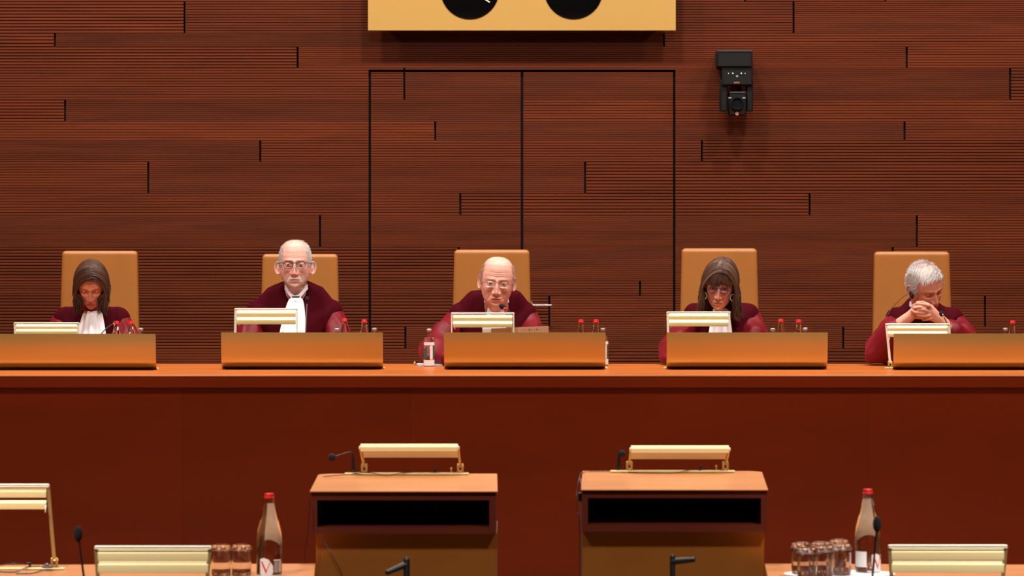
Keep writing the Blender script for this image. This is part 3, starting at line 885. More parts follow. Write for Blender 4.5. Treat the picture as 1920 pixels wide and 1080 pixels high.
GR = 'upturned glasses on the white tray'
for px_, py_, lb in ((1502.5, 1017, 'upturned drinking glass, left one in the back row on the white tray'), (1539, 1016, 'upturned drinking glass, middle one in the back row on the white tray'),
                     (1573, 1011.5, 'upturned drinking glass, right one in the back row on the white tray'), (1514, 1026.5, 'upturned drinking glass, left one in the front row on the white tray'),
                     (1544, 1023, 'upturned drinking glass, middle one in the front row on the white tray'), (1577, 1019.5, 'upturned drinking glass, right one in the front row on the white tray')):
    hh = .1
    y_ = FPX * (CZ - TRZ - hh) / (py_ - HZ)
    c = g.copy(); COL.objects.link(c); c.location = (X(px_, y_), y_, TRZ); c['label'] = lb; c['group'] = GR
cx, cy = X(1574, 12.93), 12.93
m = MB()
R_ = Matrix.Diagonal((1.0, .62, 1.0))
m.lathe([(.168, 0), (.176, .004), (.180, .0155), (.176, .0165), (.170, .0155), (.168, .0150), (0, .0150)], (cx, cy, TB), 64, R_)
tag(m.build('tray', 'tray_white', None, True, 60), 'oval white tray under the glasses and bottle on the right table', 'tray')
# ---------------------------------------------------------------- chairs
def chair(xc, ytop_px, y, label, first=None):
    s = FPX / y
    zt = CZ - (ytop_px - HZ) / s
    x = X(xc, y)
    t = thing('leather_chair', (x, y, PFZ), label, 'chair', 'high backed tan leather chairs')
    zs = .72                       # seat top
    z0 = zs - .03
    vs, fs = [], []
    nz, nx = 40, 20
    W0, W1 = .222, .199
    TH = .038
    rings = []
    # rounded-rect cross sections stacked upward, rounded shoulders at the top
    H = zt - z0
    for i in range(nz + 1):
        u = i / nz
        ins = 0
        zz = z0 + H * (1 - (1 - u) ** 2.4)
        d = zt - zz
        r = .020
        if d < r: ins = r - math.sqrt(max(0, r * r - (r - d) ** 2))
        w = W0 + (W1 - W0) * ((zz - z0) / H) - ins
        th = max(.002, TH - ins * .9)
        yc_ = y + .04 + .07 * ((zz - z0) / H) + .012 * math.sin(PI * (zz - z0) / H)
        ring = []
        for k in range(40):
            a = 2 * PI * k / 40
            ca, sa = math.cos(a), math.sin(a)
            px_ = w * math.copysign(abs(ca) ** .13, ca)
            py_ = th * math.copysign(abs(sa) ** .5, sa)
            if sa < 0: py_ *= 1 - .10 * math.cos(ca * 1.2)
            ring.append((x + px_, yc_ + py_, zz))
        rings.append(ring)
    m = MB()
    V = [p for r in rings for p in r]
    F = [(i * 40 + k, i * 40 + (k + 1) % 40, (i + 1) * 40 + (k + 1) % 40, (i + 1) * 40 + k) for i in range(nz) for k in range(40)]
    F += [tuple(reversed(range(40))), tuple(nz * 40 + k for k in range(40))]
    m.add(V, F); m.build('backrest', 'leather', t, True, 60)
    m = MB(); m.rbox((x, y - .22, zs - .055), (.47, .48, .10), .04); m.build('seat', 'leather', t)
    for sx in (-1, 1):
        m = MB(); m.rbox((x + sx * .27, y - .16, zs + .17), (.055, .34, .035), .015); m.tube([(x + sx * .27, y - .02, zs + .16), (x + sx * .27, y - .02, zs - .07), (x + sx * .12, y - .1, zs - .10)], .014, 8)
        m.build('armrest', 'leather', t)
    m = MB(); m.lathe([(.03, .09), (.03, zs - .105 - PFZ)], (x, y - .2, PFZ), 20); m.build('pedestal', 'chair_metal', t)
    m = MB()
    for k in range(5):
        a = 2 * PI * k / 5 + .3
        m.tube([(x, y - .2, PFZ + .1), (x + .27 * math.cos(a), y - .2 + .27 * math.sin(a), PFZ + .07)], [.022, .014], 8)
    m.build('star_base', 'chair_metal', t)
    for k in range(5):
        a = 2 * PI * k / 5 + .3
        m = MB(); m.lathe([(.024, -.012), (.027, 0), (.024, .012)], (x + .27 * math.cos(a), y - .2 + .27 * math.sin(a), PFZ + .028), 14, Matrix.Rotation(a, 3, 'Z') @ Matrix.Rotation(PI / 2, 3, 'X')); m.build('caster', 'black_metal', t)
    return t
YCH = 21.06
CH = [(183.5, 471, 'behind the bowed woman'), (559, 477, 'behind the man with dark glasses'), (918.5, 469, 'behind the bald man'),
      (1345, 466.5, 'behind the woman with hoop earrings'), (1706, 472.5, 'behind the white haired man')]
c0 = None
for px_, py_, lb in CH:
    lb = 'high backed tan leather chair ' + lb
    yb_ = YCH + .11
    if c0 is None:
        c0 = chair(px_, py_, YCH, lb); cp = (px_, py_); zt0 = py_
    else:
        c = copy_tree(c0); c['label'] = lb
        c.location.x += (px_ - cp[0]) * (YCH + .1) / FPX
        sc = 1 - (py_ - cp[1]) * YCH / FPX / (1.61 - PFZ)
        c.scale = (1, 1, sc)

# ---------------------------------------------------------------- heads and bodies
def smoothstep(a, b, x):
    t = np.clip((x - a) / (b - a), 0, 1); return t * t * (3 - 2 * t)
PROF = [  # z, half width, front, back
    (.1195, .004, .006, .008), (.1185, .020, .022, .030), (.115, .034, .040, .048), (.105, .051, .061, .070), (.090, .063, .075, .084), (.070, .071, .084, .093), (.045, .0755, .0895, .0985), (.022, .0765, .0915, .1),
    (.005, .0755, .0885, .098), (-.018, .0725, .0880, .091), (-.040, .0690, .0875, .080), (-.060, .0640, .0865, .068), (-.078, .0570, .085, .054),
    (-.093, .0475, .0825, .04), (-.104, .0375, .078, .028), (-.112, .0275, .071, .015), (-.1165, .018, .060, .0), (-.1185, .006, .045, -.02)]
def g(x, c, s): return np.exp(-((x - c) / s) ** 2)
def head_points(P):
    nz, na = 150, 180
    pz = np.array([p[0] for p in PROF])[::-1]
    zs = np.interp(np.linspace(0, 1, nz), np.linspace(0, 1, 61), np.interp(np.linspace(0, 1, 61), [0, .06, .94, 1], [pz[0], pz[0] + .012, pz[-1] - .012, pz[-1]]))
    def itp(k):
        v = np.array([p[k] for p in PROF])[::-1]
        r = np.interp(zs, pz, v)
        ker = np.array([1, 2, 3, 2, 1]) / 9
        q = np.pad(r, 2, mode='edge'); q = np.convolve(q, ker, 'valid')
        return q
    w, f, b = itp(1), itp(2), itp(3)
    jaw = P.get('jaw', 1.0)
    jw = 1 + (jaw - 1) * smoothstep(0.0, -.06, zs)
    w = w * jw
    w = w * (1 + (P.get('crown', 1.0) - 1) * smoothstep(.02, .09, zs))
    A = np.linspace(0, 2 * np.pi, na, endpoint=False)
    Zg, Ag = np.meshgrid(zs, A, indexing='ij')
    wg = w[:, None]; fg = f[:, None]; bg = b[:, None]
    ca, sa = np.cos(Ag), np.sin(Ag)
    ex = .86
    x = wg * np.sign(ca) * np.abs(ca) ** ex
    y = np.where(sa < 0, -fg, bg) * np.abs(sa) ** ex
    z = Zg.copy()
    fr = np.clip(-sa, 0, 1) ** .6 * (sa < 0)           # how much a vertex belongs to the face
    ax = np.abs(x)
    dy = np.zeros_like(x)
    ns = P.get('nose', 1.0)
    ridge = np.interp(z, [-.056, -.051, -.045, -.038, -.02, .0, .012, .022], [0, .010, .0245, .0255, .0175, .010, .006, 0])
    nw = np.interp(z, [-.055, -.045, -.02, .01], [.0105, .0105, .0085, .0075])
    dy += ns * ridge * np.exp(-(x / nw) ** 2)
    dy += ns * .0115 * g(ax, .0145, .0062) * g(z, -.0455, .0085)          # alae
    dy -= .0135 * g(ax, .031, .0175) * g(z, .001, .0125)                # eye sockets
    dy -= .006 * g(ax, .018, .006) * g(z, .004, .010)
    dy += P.get('brow', 1.0) * .0050 * g(ax, .028, .020) * g(z, .0205, .0075)
    dy += .0025 * g(x, 0, .012) * g(z, .018, .008)
    dy += P.get('cheek', 1.0) * .0060 * g(ax, .043, .018) * g(z, -.026, .016)
    dy -= .0045 * g(ax, .046, .014) * g(z, -.066, .018)
    nl = .0155 + (-.045 - z) * .52
    dy -= P.get('fold', 1.0) * .0032 * np.exp(-((ax - nl - .006) / .0035) ** 2) * smoothstep(-.040, -.052, z) * smoothstep(-.092, -.075, z)
    dy += P.get('pouch', 0) * .0030 * g(ax, .031, .013) * g(z, -.016, .005)
    dy -= P.get('pouch', 0) * .0022 * g(ax, .031, .015) * g(z, -.0235, .0028)
    dy += .0060 * g(x, 0, .026) * g(z, -.072, .014)                       # muzzle
    dy += .0042 * g(x, 0, .019) * g(z, -.0675, .0042)
    dy += .0050 * g(x, 0, .017) * g(z, -.0800, .0048)
    dy -= .0058 * g(x, 0, .021) * g(z, -.0735, .0019)
    dy -= .0032 * g(x, 0, .004) * g(z, -.060, .006)                       # philtrum
    dy -= .0045 * g(x, 0, .020) * g(z, -.0895, .0050)
    dy += P.get('chin', 1.0) * .0060 * g(x, 0, .018) * g(z, -.104, .010)
    wr = P.get('wrinkle', 0)
    if wr:
        zz = z + .0022 * np.cos(x * 95)
        for zc in (.036, .045, .054): dy -= wr * .0016 * g(zz, zc, .0016) * g(x, 0, .042)
        dy -= wr * .0018 * (g(ax, .006, .0018) * g(z, .018, .010))
    y = y - dy * fr * np.where(ax < wg * .985, 1, 0)
    return x, y, z, fr
def grid_faces(nz, na):
    F = [(i * na + k, i * na + (k + 1) % na, (i + 1) * na + (k + 1) % na, (i + 1) * na + k) for i in range(nz - 1) for k in range(na)]
    F += [tuple(reversed(range(na))), tuple((nz - 1) * na + k for k in range(na))]
    return F

def pose(c, pitch, yaw, roll, sc):
    R = Matrix.Rotation(math.radians(yaw), 4, 'Z') @ Matrix.Rotation(math.radians(pitch), 4, 'X') @ Matrix.Rotation(math.radians(roll), 4, 'Y')
    return Matrix.Translation(c) @ R @ Matrix.Diagonal((sc[0], sc[1], sc[2], 1))

def hull(m, balls):
    """convex hull of ellipsoids: (centre, (rx,ry,rz))"""
    bm = bmesh.new()
    for c, r in balls:
        if not hasattr(r, '__len__'): r = (r, r, r)
        for i in range(9):
            th = PI * i / 8
            for k in range(14):
                a = 2 * PI * k / 14
                bm.verts.new((c[0] + r[0] * math.sin(th) * math.cos(a), c[1] + r[1] * math.sin(th) * math.sin(a), c[2] + r[2] * math.cos(th)))
                if i in (0, 8): break
    res = bmesh.ops.convex_hull(bm, input=bm.verts)
    bmesh.ops.delete(bm, geom=list({e for e in res['geom_interior'] + res['geom_unused'] if isinstance(e, bmesh.types.BMVert)}), context='VERTS')
    bmesh.ops.recalc_face_normals(bm, faces=bm.faces)
    bm.verts.index_update()
    m.add([v.co.copy() for v in bm.verts], [tuple(v.index for v in f.verts) for f in bm.faces])
    bm.free()

def remesh(m, voxel, smooth_it=2, fac=.5):
    me = bpy.data.meshes.new('tmp')
    me.from_pydata(m.v, [], m.f)
    bm = bmesh.new(); bm.from_mesh(me)
    bmesh.ops.recalc_face_normals(bm, faces=bm.faces); bm.to_mesh(me); bm.free()
    o = bpy.data.objects.new('tmp', me); COL.objects.link(o)
    r = o.modifiers.new('r', 'REMESH'); r.mode = 'VOXEL'; r.voxel_size = voxel; r.use_smooth_shade = True
    if smooth_it:
        s = o.modifiers.new('s', 'SMOOTH'); s.iterations = smooth_it; s.factor = fac
    bpy.context.view_layer.update()
    out = bpy.data.meshes.new_from_object(o.evaluated_get(bpy.context.evaluated_depsgraph_get()))
    bpy.data.objects.remove(o, do_unlink=True)
    return out
def get_co(me):
    a = np.empty(len(me.vertices) * 3); me.vertices.foreach_get('co', a); return a.reshape(-1, 3)
def get_no(me):
    a = np.empty(len(me.vertices) * 3); me.vertices.foreach_get('normal', a); return a.reshape(-1, 3)
def to_local(M, co):
    Mi = np.array(M.inverted()); return co @ Mi[:3, :3].T + Mi[:3, 3]
def to_world(M, co):
    Mi = np.array(M); return co @ Mi[:3, :3].T + Mi[:3, 3]

def finger(m, p, d, side, L, r, curl, nrm):
    """a finger of three bones starting at p heading d; curls towards nrm"""
    pts = [Vector(p)]; d = Vector(d).normalized(); ax = Vector(nrm).cross(d).normalized()
    for k, f in enumerate((.45, .32, .23)):
        pts.append(pts[-1] + d * L * f)
        d = Matrix.Rotation(-curl, 3, ax) @ d
    for k in range(3):
        hull(m, [(pts[k], r * (1 - .08 * k)), (pts[k + 1], r * (1 - .08 * (k + 1)))])
def hand(m, wrist, d, nrm, side, sc=1.0, curl=.35):
    """palm + four fingers + thumb. d: towards the fingers, nrm: out of the back of the hand, side: +1 thumb towards d x nrm"""
    d = Vector(d).normalized(); nrm = Vector(nrm).normalized(); s = d.cross(nrm).normalized() * side
    w = Vector(wrist)
    hull(m, [(w, .024 * sc), (w + d * .03 * sc, .026 * sc)])
    base = []
    for k, off in enumerate((-.030, -.010, .011, .031)):
        base.append(w + d * (.088 - .004 * abs(k - 2)) * sc + s * off * sc)
    hull(m, [(w + d * .02 * sc - s * .014 * sc, .018 * sc), (w + d * .02 * sc + s * .014 * sc, .018 * sc)] + [(b, .0115 * sc) for b in base])
    for b, L, r, k in zip(base, (.062, .078, .084, .076), (.0078, .0088, .009, .009), range(4)):
        finger(m, b, d + s * (k - 1.5) * .07, side, L * sc, r * sc, curl, nrm)
    tb = w + d * .032 * sc + s * .026 * sc
    finger(m, tb, d * .75 + s * .75 - nrm * .25, side, .075 * sc, .0105 * sc, curl * .5, nrm)

SKIN = {'base': (214, 158, 138), 'lip': (176, 92, 84), 'dark': (150, 84, 68)}
def person(P):
    name = 'person'
    hc = P['head']; M = pose(hc, P['pitch'], P['yaw'], P['roll'], P['sc'])
    t = thing('person', (P['neck'][0], P['neck'][1], .70), P['label'], 'person')
    m = MB()
    x, y, z, fr = head_points(P)
    nz, na = x.shape
    hv = np.stack([x.ravel(), y.ravel(), z.ravel()], 1)
    m.add([tuple(v) for v in to_world(M, hv)], grid_faces(nz, na))
    # eyeballs with lids
    lid = P.get('lid', 0)
    for s in (-1, 1):
        c = M @ Vector((s * .0315, -.0715, .0015)); r = .0128 * P['sc'][0]
        m.ell(c, (r, r, r), 14)
        # upper and lower lids: slightly bigger caps
        for (dz, rr) in ((.0040 if not lid else .0005, .0136), (-.0042, .0128)):
            c2 = M @ Vector((s * .0315, -.0708, .0015 + dz)); k = rr * P['sc'][0]
            m.ell(c2, (k * 1.1, k, k * (.72 if dz > 0 else .62)), 12)
    # ears
    ef = math.radians(P.get('ear_flare', 28)); es = P.get('ear', 1.0)
    Rm = M.to_3x3()
    for s in (-1, 1):
        Re = Matrix.Rotation(-s * ef, 3, 'Z') @ Matrix.Rotation(-.12, 3, 'X')
        base = Vector((s * .0735, .006, P.get('ear_z', -.008)))
        def E(dy, dz, out=0.0):
            return M @ (base + Re @ Vector((s * out, dy, dz)))
        rim = []
        for k in range(19):
            a = math.radians(-60 + k * 265 / 18)
            rim.append(E(.010 + .0185 * es * math.sin(a + .3) * (1 if k < 14 else .9), .004 + .031 * es * math.cos(a + .15 ) , .004))
        # outline ellipse: top, back, lobe
        rim = [E(.012 + .019 * es * math.sin(a), .002 + (.031 if math.cos(a) > 0 else .030) * es * math.cos(a), .005 + .004 * math.sin(a)) for a in [math.radians(-50 + 20 * k) for k in range(13)]]
        m.tube(rim, [.0026] + [.0036 * es] * 11 + [.0050 * es], 8)
        pl = [E(.0105 + .0185 * es * math.sin(a), .002 + .0295 * es * math.cos(a), .001) for a in [2 * PI * k / 18 for k in range(18)]]
        hull(m, [(p, .0030) for p in pl])
        hull(m, [(E(.004, .014), .004), (E(.012, .0, .004), .0042), (E(.004, -.016), .004)])
    # neck, chest, arms
    nb = Vector(P['neck'])
    nh = M @ Vector((0, .022, -.062)); nh2 = M @ Vector((0, -.010, -.085))
    nr = P.get('neck_r', .056)
    hull(m, [(nh, nr * .95), (nb + Vector((0, .0, .0)), nr)])
    if P.get('jowl', 0): hull(m, [(M @ Vector((0, -.045, -.092)), .034), (nb + Vector((0, -.03, .02)), nr * .8)])
    hull(m, [(nb, nr), (nb + Vector((0, .02, -.30)), (.14, .09, .12))])
    for s, key in ((-1, 'armL'), (1, 'armR')):
        sh, el, wr = [Vector(v) for v in P[key]]
        hull(m, [(sh, .036), (el, .032)])
        hull(m, [(el, .032), (wr, .027)])
        hull(m, [(nb + Vector((0, .02, -.10)), (.05, .06, .05)), (sh, .036)])
        if not P.get('clasp'):
            dd = (wr - el).normalized()
            hand(m, wr, dd * .6 + Vector((-s * .3, -.3, 0)), (0, 0, 1), s, .95)
    if P.get('clasp'): P['clasp'](m)
    me = remesh(m, P.get('voxel', .0024), 1, .5)
    co = get_co(me)
    kk_ = (co[:, 1] < BY1 + .014) & (co[:, 2] > BT - .13) & (co[:, 2] < BT + .016); co[kk_, 2] = BT + .016
    me.vertices.foreach_set('co', co.ravel())
    L = to_local(M, co)
    lx, ly, lz = L[:, 0], L[:, 1], L[:, 2]
    ax = np.abs(lx)
    base = np.array(lin(P.get('skin', SKIN['base'])))
    C = np.tile(base, (len(co), 1))
    def mixc(mask, col):
        nonlocal C
        mm = np.clip(mask, 0, 1)[:, None]
        C = C * (1 - mm) + np.array(lin(col)) * mm
    face = (ly < -.03)
    rng = np.random.RandomState(3)
    blot = np.array([noise.noise(Vector(v) * 45) for v in L[::1]]) if len(L) < 400000 else 0
    C *= (1 + .10 * blot)[:, None] if np.ndim(blot) else 1
    mixc(.38 * face * (g(ax, .042, .020) * g(lz, -.032, .020) + g(lx, 0, .016) * g(lz, -.040, .014)), (206, 112, 96))
    if P.get('stubble'):
        mk = face * smoothstep(-.048, -.060, lz) * smoothstep(.064, .050, ax) * (1 - .8 * g(lx, 0, .017) * g(lz, -.074, .006))
        mixc(P['stubble'][1] * mk, P['stubble'][0])
        mixc(P['stubble'][1] * 1.0 * face * g(lz, -.0615, .0042) * smoothstep(.028, .018, ax), P['stubble'][0])
    lipm = face * (((lx / .0225) ** 2 + ((lz + .0735 + .06 * ax) / .0078) ** 2) < 1)
    mixc(.75 * lipm, P.get('lip', SKIN['lip']))
    mixc(.75 * face * (np.abs(lz + .0735 + .05 * ax) < .0011) * (ax < .020), (110, 52, 46))
    mixc(.7 * (ly < -.085) * (((ax - .0085) / .0042) ** 2 + ((lz + .0515) / .0028) ** 2 < 1), (90, 40, 34))
    # eyes
    ex = ax - .0315; ez = lz - .0015
    if P.get('closed'):
        mixc(.85 * face * (np.abs(ez + .0045 - ex * ex * 22) < .0014) * (np.abs(ex) < .0135), (70, 36, 30))
        mixc(.35 * face * g(ex, 0, .013) * g(ez, .004, .006), (150, 84, 74))
    else:
        op = P.get('open', .0042)
        al = face * ((ex / .0128) ** 2 + ((ez + .0005) / op) ** 2 < 1)
        mixc(al * 1.0, (212, 200, 194))
        gz = P.get('gaze', (0, -.0005))
        sx = lx - np.sign(lx) * .0315 - gz[0]
        d = np.sqrt(sx ** 2 + (ez - gz[1]) ** 2)
        mixc(al * (d < .0056), P.get('iris', (70, 84, 92)))
        mixc(al * (d < .0026), (12, 10, 10))
        q = (ex / .0140) ** 2 + ((ez + .0003) / (op * 1.32)) ** 2
        mixc(.75 * face * (q < 1) * (1 - al) * (ez > -.001), (58, 34, 30))
        mixc(.35 * face * (q < 1) * (1 - al) * (ez <= -.001), (140, 80, 70))
    bc, ba, bw = P.get('browc', ((120, 84, 66), .7, .0028))
    mixc(ba * face * (np.abs(lz - (.0185 + .0035 * (1 - ((ax - .033) / .018) ** 2))) < bw) * (ax > .014) * (ax < .048), bc)
    if P.get('haircol'):
        hm = P['hairmask'](lx, ly, lz)
        mixc(hm, P['haircol'])
    ca = me.color_attributes.new('Col', 'FLOAT_COLOR', 'POINT')
    ca.data.foreach_set('color', np.concatenate([C, np.ones((len(C), 1))], 1).ravel())
    link_mesh('body', me, 'skin', t)
    P['M'] = M; P['grid'] = (x, y, z)
    return t, M

def strand_mesh(paths, r, cols, name, parent, sides=3, base=None):
    """paths: list of (k,3) arrays (world) of the same length; r: radius at root..tip"""
    Pn = np.array(paths)                               # n,k,3
    n, k, _ = Pn.shape
    T = np.gradient(Pn, axis=1); T /= np.linalg.norm(T, axis=2, keepdims=True) + 1e-9
    ref = np.tile(np.array([.3, .9, .2]), (n, k, 1))
    U = np.cross(T, ref); U /= np.linalg.norm(U, axis=2, keepdims=True) + 1e-9
    V = np.cross(T, U)
    rr = np.interp(np.linspace(0, 1, k), [0, .15, .75, 1], [r * .7, r, r * .8, r * .15])[None, :, None]
    vs = []
    for s in range(sides):
        a = 2 * PI * s / sides
        vs.append(Pn + (U * math.cos(a) + V * math.sin(a)) * rr)
    A = np.stack(vs, 2).reshape(-1, 3)                  # n,k,sides
    idx = np.arange(n * k * sides).reshape(n, k, sides)
    q = []
    for s in range(sides):
        s2 = (s + 1) % sides
        q.append(np.stack([idx[:, :-1, s], idx[:, :-1, s2], idx[:, 1:, s2], idx[:, 1:, s]], -1).reshape(-1, 4))
    F = np.concatenate(q).tolist()
    Cc = np.repeat(np.array(cols)[:, None, :], k * sides, 1).reshape(-1, 3)
    vsl = A.tolist()
    if base is not None:
        bv, bf, bc = base
        o = len(vsl)
        vsl += bv.tolist(); F += [tuple(i + o for i in f) for f in bf]
        Cc = np.concatenate([Cc, bc])
    me = bpy.data.meshes.new(name)
    me.from_pydata(vsl, [], F)
    ca = me.color_attributes.new('Col', 'FLOAT_COLOR', 'POINT')
    ca.data.foreach_set('color', np.concatenate([Cc, np.ones((len(Cc), 1))], 1).ravel())
    me.update()
    return link_mesh(name, me, 'hair', parent)
def cap(P, M, mask, off, col):
    """scalp shell offset from the head surface where mask(x,y,z) holds"""
    x, y, z = P['grid']; nz, na = x.shape
    L = np.stack([x.ravel(), y.ravel(), z.ravel()], 1)
    c = np.array([0, .01, .01]); d = L - c; d /= np.linalg.norm(d, axis=1, keepdims=True)
    keep = mask(L[:, 0], L[:, 1], L[:, 2])
    o = np.where(keep, off, -.004)[:, None]
    V = to_world(M, L + d * o)
    F = []
    kp = keep.reshape(nz, na)
    for i in range(nz - 1):
        for k in range(na):
            k2 = (k + 1) % na
            if kp[i, k] or kp[i, k2] or kp[i + 1, k] or kp[i + 1, k2]:
                F.append((i * na + k, i * na + k2, (i + 1) * na + k2, (i + 1) * na + k))
    return V, F, np.tile(np.array(lin(col)), (len(V), 1))
def hair_cols(n, cols, seed=1):
    rs = np.random.RandomState(seed)
    c = np.array([lin(q) for q in cols]); w = rs.dirichlet(np.ones(len(c)) * .8, n)
    return w @ c
def scalp_roots(P, M, mask, n, seed=2):
    x, y, z = P['grid']
    L = np.stack([x.ravel(), y.ravel(), z.ravel()], 1)
    k = mask(L[:, 0], L[:, 1], L[:, 2]); L = L[k]
    rs = np.random.RandomState(seed)
    # even out the density near the poles
    wgt = np.sqrt(L[:, 0] ** 2 + L[:, 1] ** 2) + .002
    i = rs.choice(len(L), n, p=wgt / wgt.sum()); L = L[i] + rs.normal(0, .0012, (n, 3))
    nn = L / np.array([.076, .095, .118]) ** 2; nn /= np.linalg.norm(nn, axis=1, keepdims=True)
    return L, nn, rs

def short_hair(P, M, t, mask, n, length, r, cols, flow, lift=.5, name='hair', base=None, seed=5, jit=.35):
    L, N, rs = scalp_roots(P, M, mask, n, seed)
    fl = flow(L, N); fl -= N * (fl * N).sum(1, keepdims=True); fl /= np.linalg.norm(fl, axis=1, keepdims=True) + 1e-6
    d = fl + N * lift + rs.normal(0, jit, L.shape); d /= np.linalg.norm(d, axis=1, keepdims=True)
    ln = length * rs.uniform(.6, 1.25, (n, 1))
    k = 5; paths = []
    for u in np.linspace(0, 1, k):
        p = L + d * ln * u + (fl * .35 - N * .18) * ln * u * u
        paths.append(p)
    A = np.stack(paths, 1)
    A = to_world(M, A.reshape(-1, 3)).reshape(n, k, 3)
    return strand_mesh(A, r, hair_cols(n, cols, seed), name, t, 3, base)

# --- clothing
def rest(co):
    """whatever lies over the bench top rests on it"""
    k = (co[:, 1] < BY1 + .014) & (co[:, 2] > BT - .13) & (co[:, 2] < BT + .012)
    co[k, 2] = BT + .003 + .10 * np.clip(co[k, 2] - (BT - .13), 0, .12) * .7
    return co
def cloth(m, voxel, fold, name, mt, t, it=6, amp=.004):
    me = remesh(m, voxel, it, .6)
    co = get_co(me); no = get_no(me)
    co = co + no * fold(co)[:, None] * amp
    co = rest(co)
    me.vertices.foreach_set('co', co.ravel())
    return link_mesh(name, me, mt, t)
def fold_noise(co, sx, sy, sz, seed=0.0, warp=.6):
    return np.array([noise.noise(Vector((v[0] * sx + seed, v[1] * sy, v[2] * sz + warp * noise.noise(Vector(v) * 7)))) for v in co])
def ridge(v): return 1 - np.abs(v) * 2.6
def robe(t, P):
    nb = Vector(P['neck']); sL = Vector(P['armL'][0]); sR = Vector(P['armR'][0])
    hip = Vector(P['hip'])
    m = MB()
    kx = P.get('bulk', 1.0)
    cr = P.get('collar_r', .070)
    up = P.get('collar_up', .03)
    hull(m, [(nb + Vector((0, .018, up - .02)), (cr, .055, .022)), (sL + Vector((.03, 0, -.01)), (.06, .075, .055)), (sR + Vector((-.03, 0, -.01)), (.06, .075, .055)), (nb + Vector((0, .02, -.12)), (.10, .10, .06))])
    mu = P.get('trap', .0)
    if mu:
        for s_, sh_ in ((-1, sL), (1, sR)):
            q_ = (nb + Vector((s_ * .03, 0, up))).lerp(sh_, .5) + Vector((0, .01, mu))
            hull(m, [(nb + Vector((0, .018, up - .02)), (cr, .055, .022)), (q_, (.05, .065, .04)), (sh_ - Vector((s_ * .01, 0, .005)), (.06, .075, .055)), (nb + Vector((0, .02, -.12)), (.10, .10, .06))])
    hull(m, [(sL, (.062, .08, .062)), (sR, (.062, .08, .062)), (nb + Vector((0, -.01, -.20)), (.15 * kx, .13, .10))])
    hull(m, [(sL + Vector((.02, 0, -.05)), (.07, .08, .06)), (sR + Vector((-.02, 0, -.05)), (.07, .08, .06)), (hip + Vector((0, 0, .08)), (.21 * kx, .15, .10))])
    hull(m, [(hip + Vector((0, 0, .07)), (.21, .15, .10)), (hip + Vector((-.10, -.34, .0)), (.09, .09, .075)), (hip + Vector((.10, -.34, .0)), (.09, .09, .075))])
    for s in (-1, 1):
        hull(m, [(hip + Vector((s * .10, -.34, .0)), (.09, .09, .075)), (hip + Vector((s * .10, -.36, -.30)), (.08, .09, .08))])
    f = lambda co: 1.3 * ridge(fold_noise(co, 15, 3, 1.6, P['seed'])) * smoothstep(nb.z + .02, nb.z - .12, co[:, 2]) + .35 * fold_noise(co, 34, 10, 5, 3)
    cloth(m, .008, f, 'robe', 'velvet', t, 6, .006)
    for s, key in ((-1, 'armL'), (1, 'armR')):
        sh, el, wr = [Vector(v) for v in P[key]]
        m = MB(); w = P.get('sleeve', 1.0)
        out = Vector((s * .012, 0, 0))
        hull(m, [(sh + out * 1.3 + Vector((0, 0, -.022)), (.056, .074, .056)), (el, (.075 * w, .085 * w, .075 * w))])
        e2 = P.get('cuff', .75)
        wv = el.lerp(wr, e2)
        hull(m, [(el, (.075 * w, .085 * w, .075 * w)), (wv, (.062 * w, .062 * w, .062 * w))])
        if P.get('drape'):
            for a, r_ in P['drape'].get(key, []): hull(m, [(el, .07), (Vector(a), r_)])
        d = (el - sh).normalized()
        def f(co, sh=sh, d=d, s=s):
            a = np.arctan2((co[:, 1] - sh.y), (co[:, 0] - sh.x) * s)
            al = (co - np.array(sh)) @ np.array(d)
            return smoothstep(.02, .12, al) * 1.25 * ridge(np.array([noise.noise(Vector((q * 1.9 + P['seed'] + s, w_ * 7.0, 0))) for q, w_ in zip(a, al)])) + .7 * fold_noise(co, 16, 12, 9, s * 3 + P['seed'])
        cloth(m, .007, f, 'sleeve', 'satin', t, 5, .0085)
def jabot(t, top, tw, bot, bw, bulge=.02, pleats=5, seed=0, flare=1.0):
    nu, nv = 40, 28
    vs = []
    top, bot = Vector(top), Vector(bot)
    for side in (0, 1):
        for j in range(nv + 1):
            v = j / nv
            c = top.lerp(bot, v); w = tw + (bw - tw) * (v ** (.62 * flare))
            for i in range(nu + 1):
                u = i / nu * 2 - 1
                pl = math.cos(u * pleats * PI + seed + .5 * math.sin(v * 4)) * (.0015 + .005 * v)
                yy = c.y - bulge * math.sin(min(1, v * 1.3) * PI * .6) * (1 - u * u) - pl + .030 * u * u + (.004 if side else 0)
                vs.append((c.x + u * w / 2, yy, c.z + .008 * (1 - abs(u)) * (1 - v) * 0))
    n1 = (nu + 1) * (nv + 1)
    fs = []
    for j in range(nv):
        for i in range(nu):
            a = j * (nu + 1) + i
            fs.append((a, a + 1, a + nu + 2, a + nu + 1)); fs.append((n1 + a, n1 + a + nu + 1, n1 + a + nu + 2, n1 + a + 1))
    for i in range(nu):
        fs.append((i, n1 + i, n1 + i + 1, i + 1)); b = nv * (nu + 1) + i; fs.append((b, b + 1, n1 + b + 1, n1 + b))
    for j in range(nv):
        a = j * (nu + 1); fs.append((a, a + nu + 1, n1 + a + nu + 1, n1 + a)); b = a + nu; fs.append((b, n1 + b, n1 + b + nu + 1, b + nu + 1))
    m = MB(); m.add(vs, fs); return m.build('jabot', 'linen', t, True, 60)
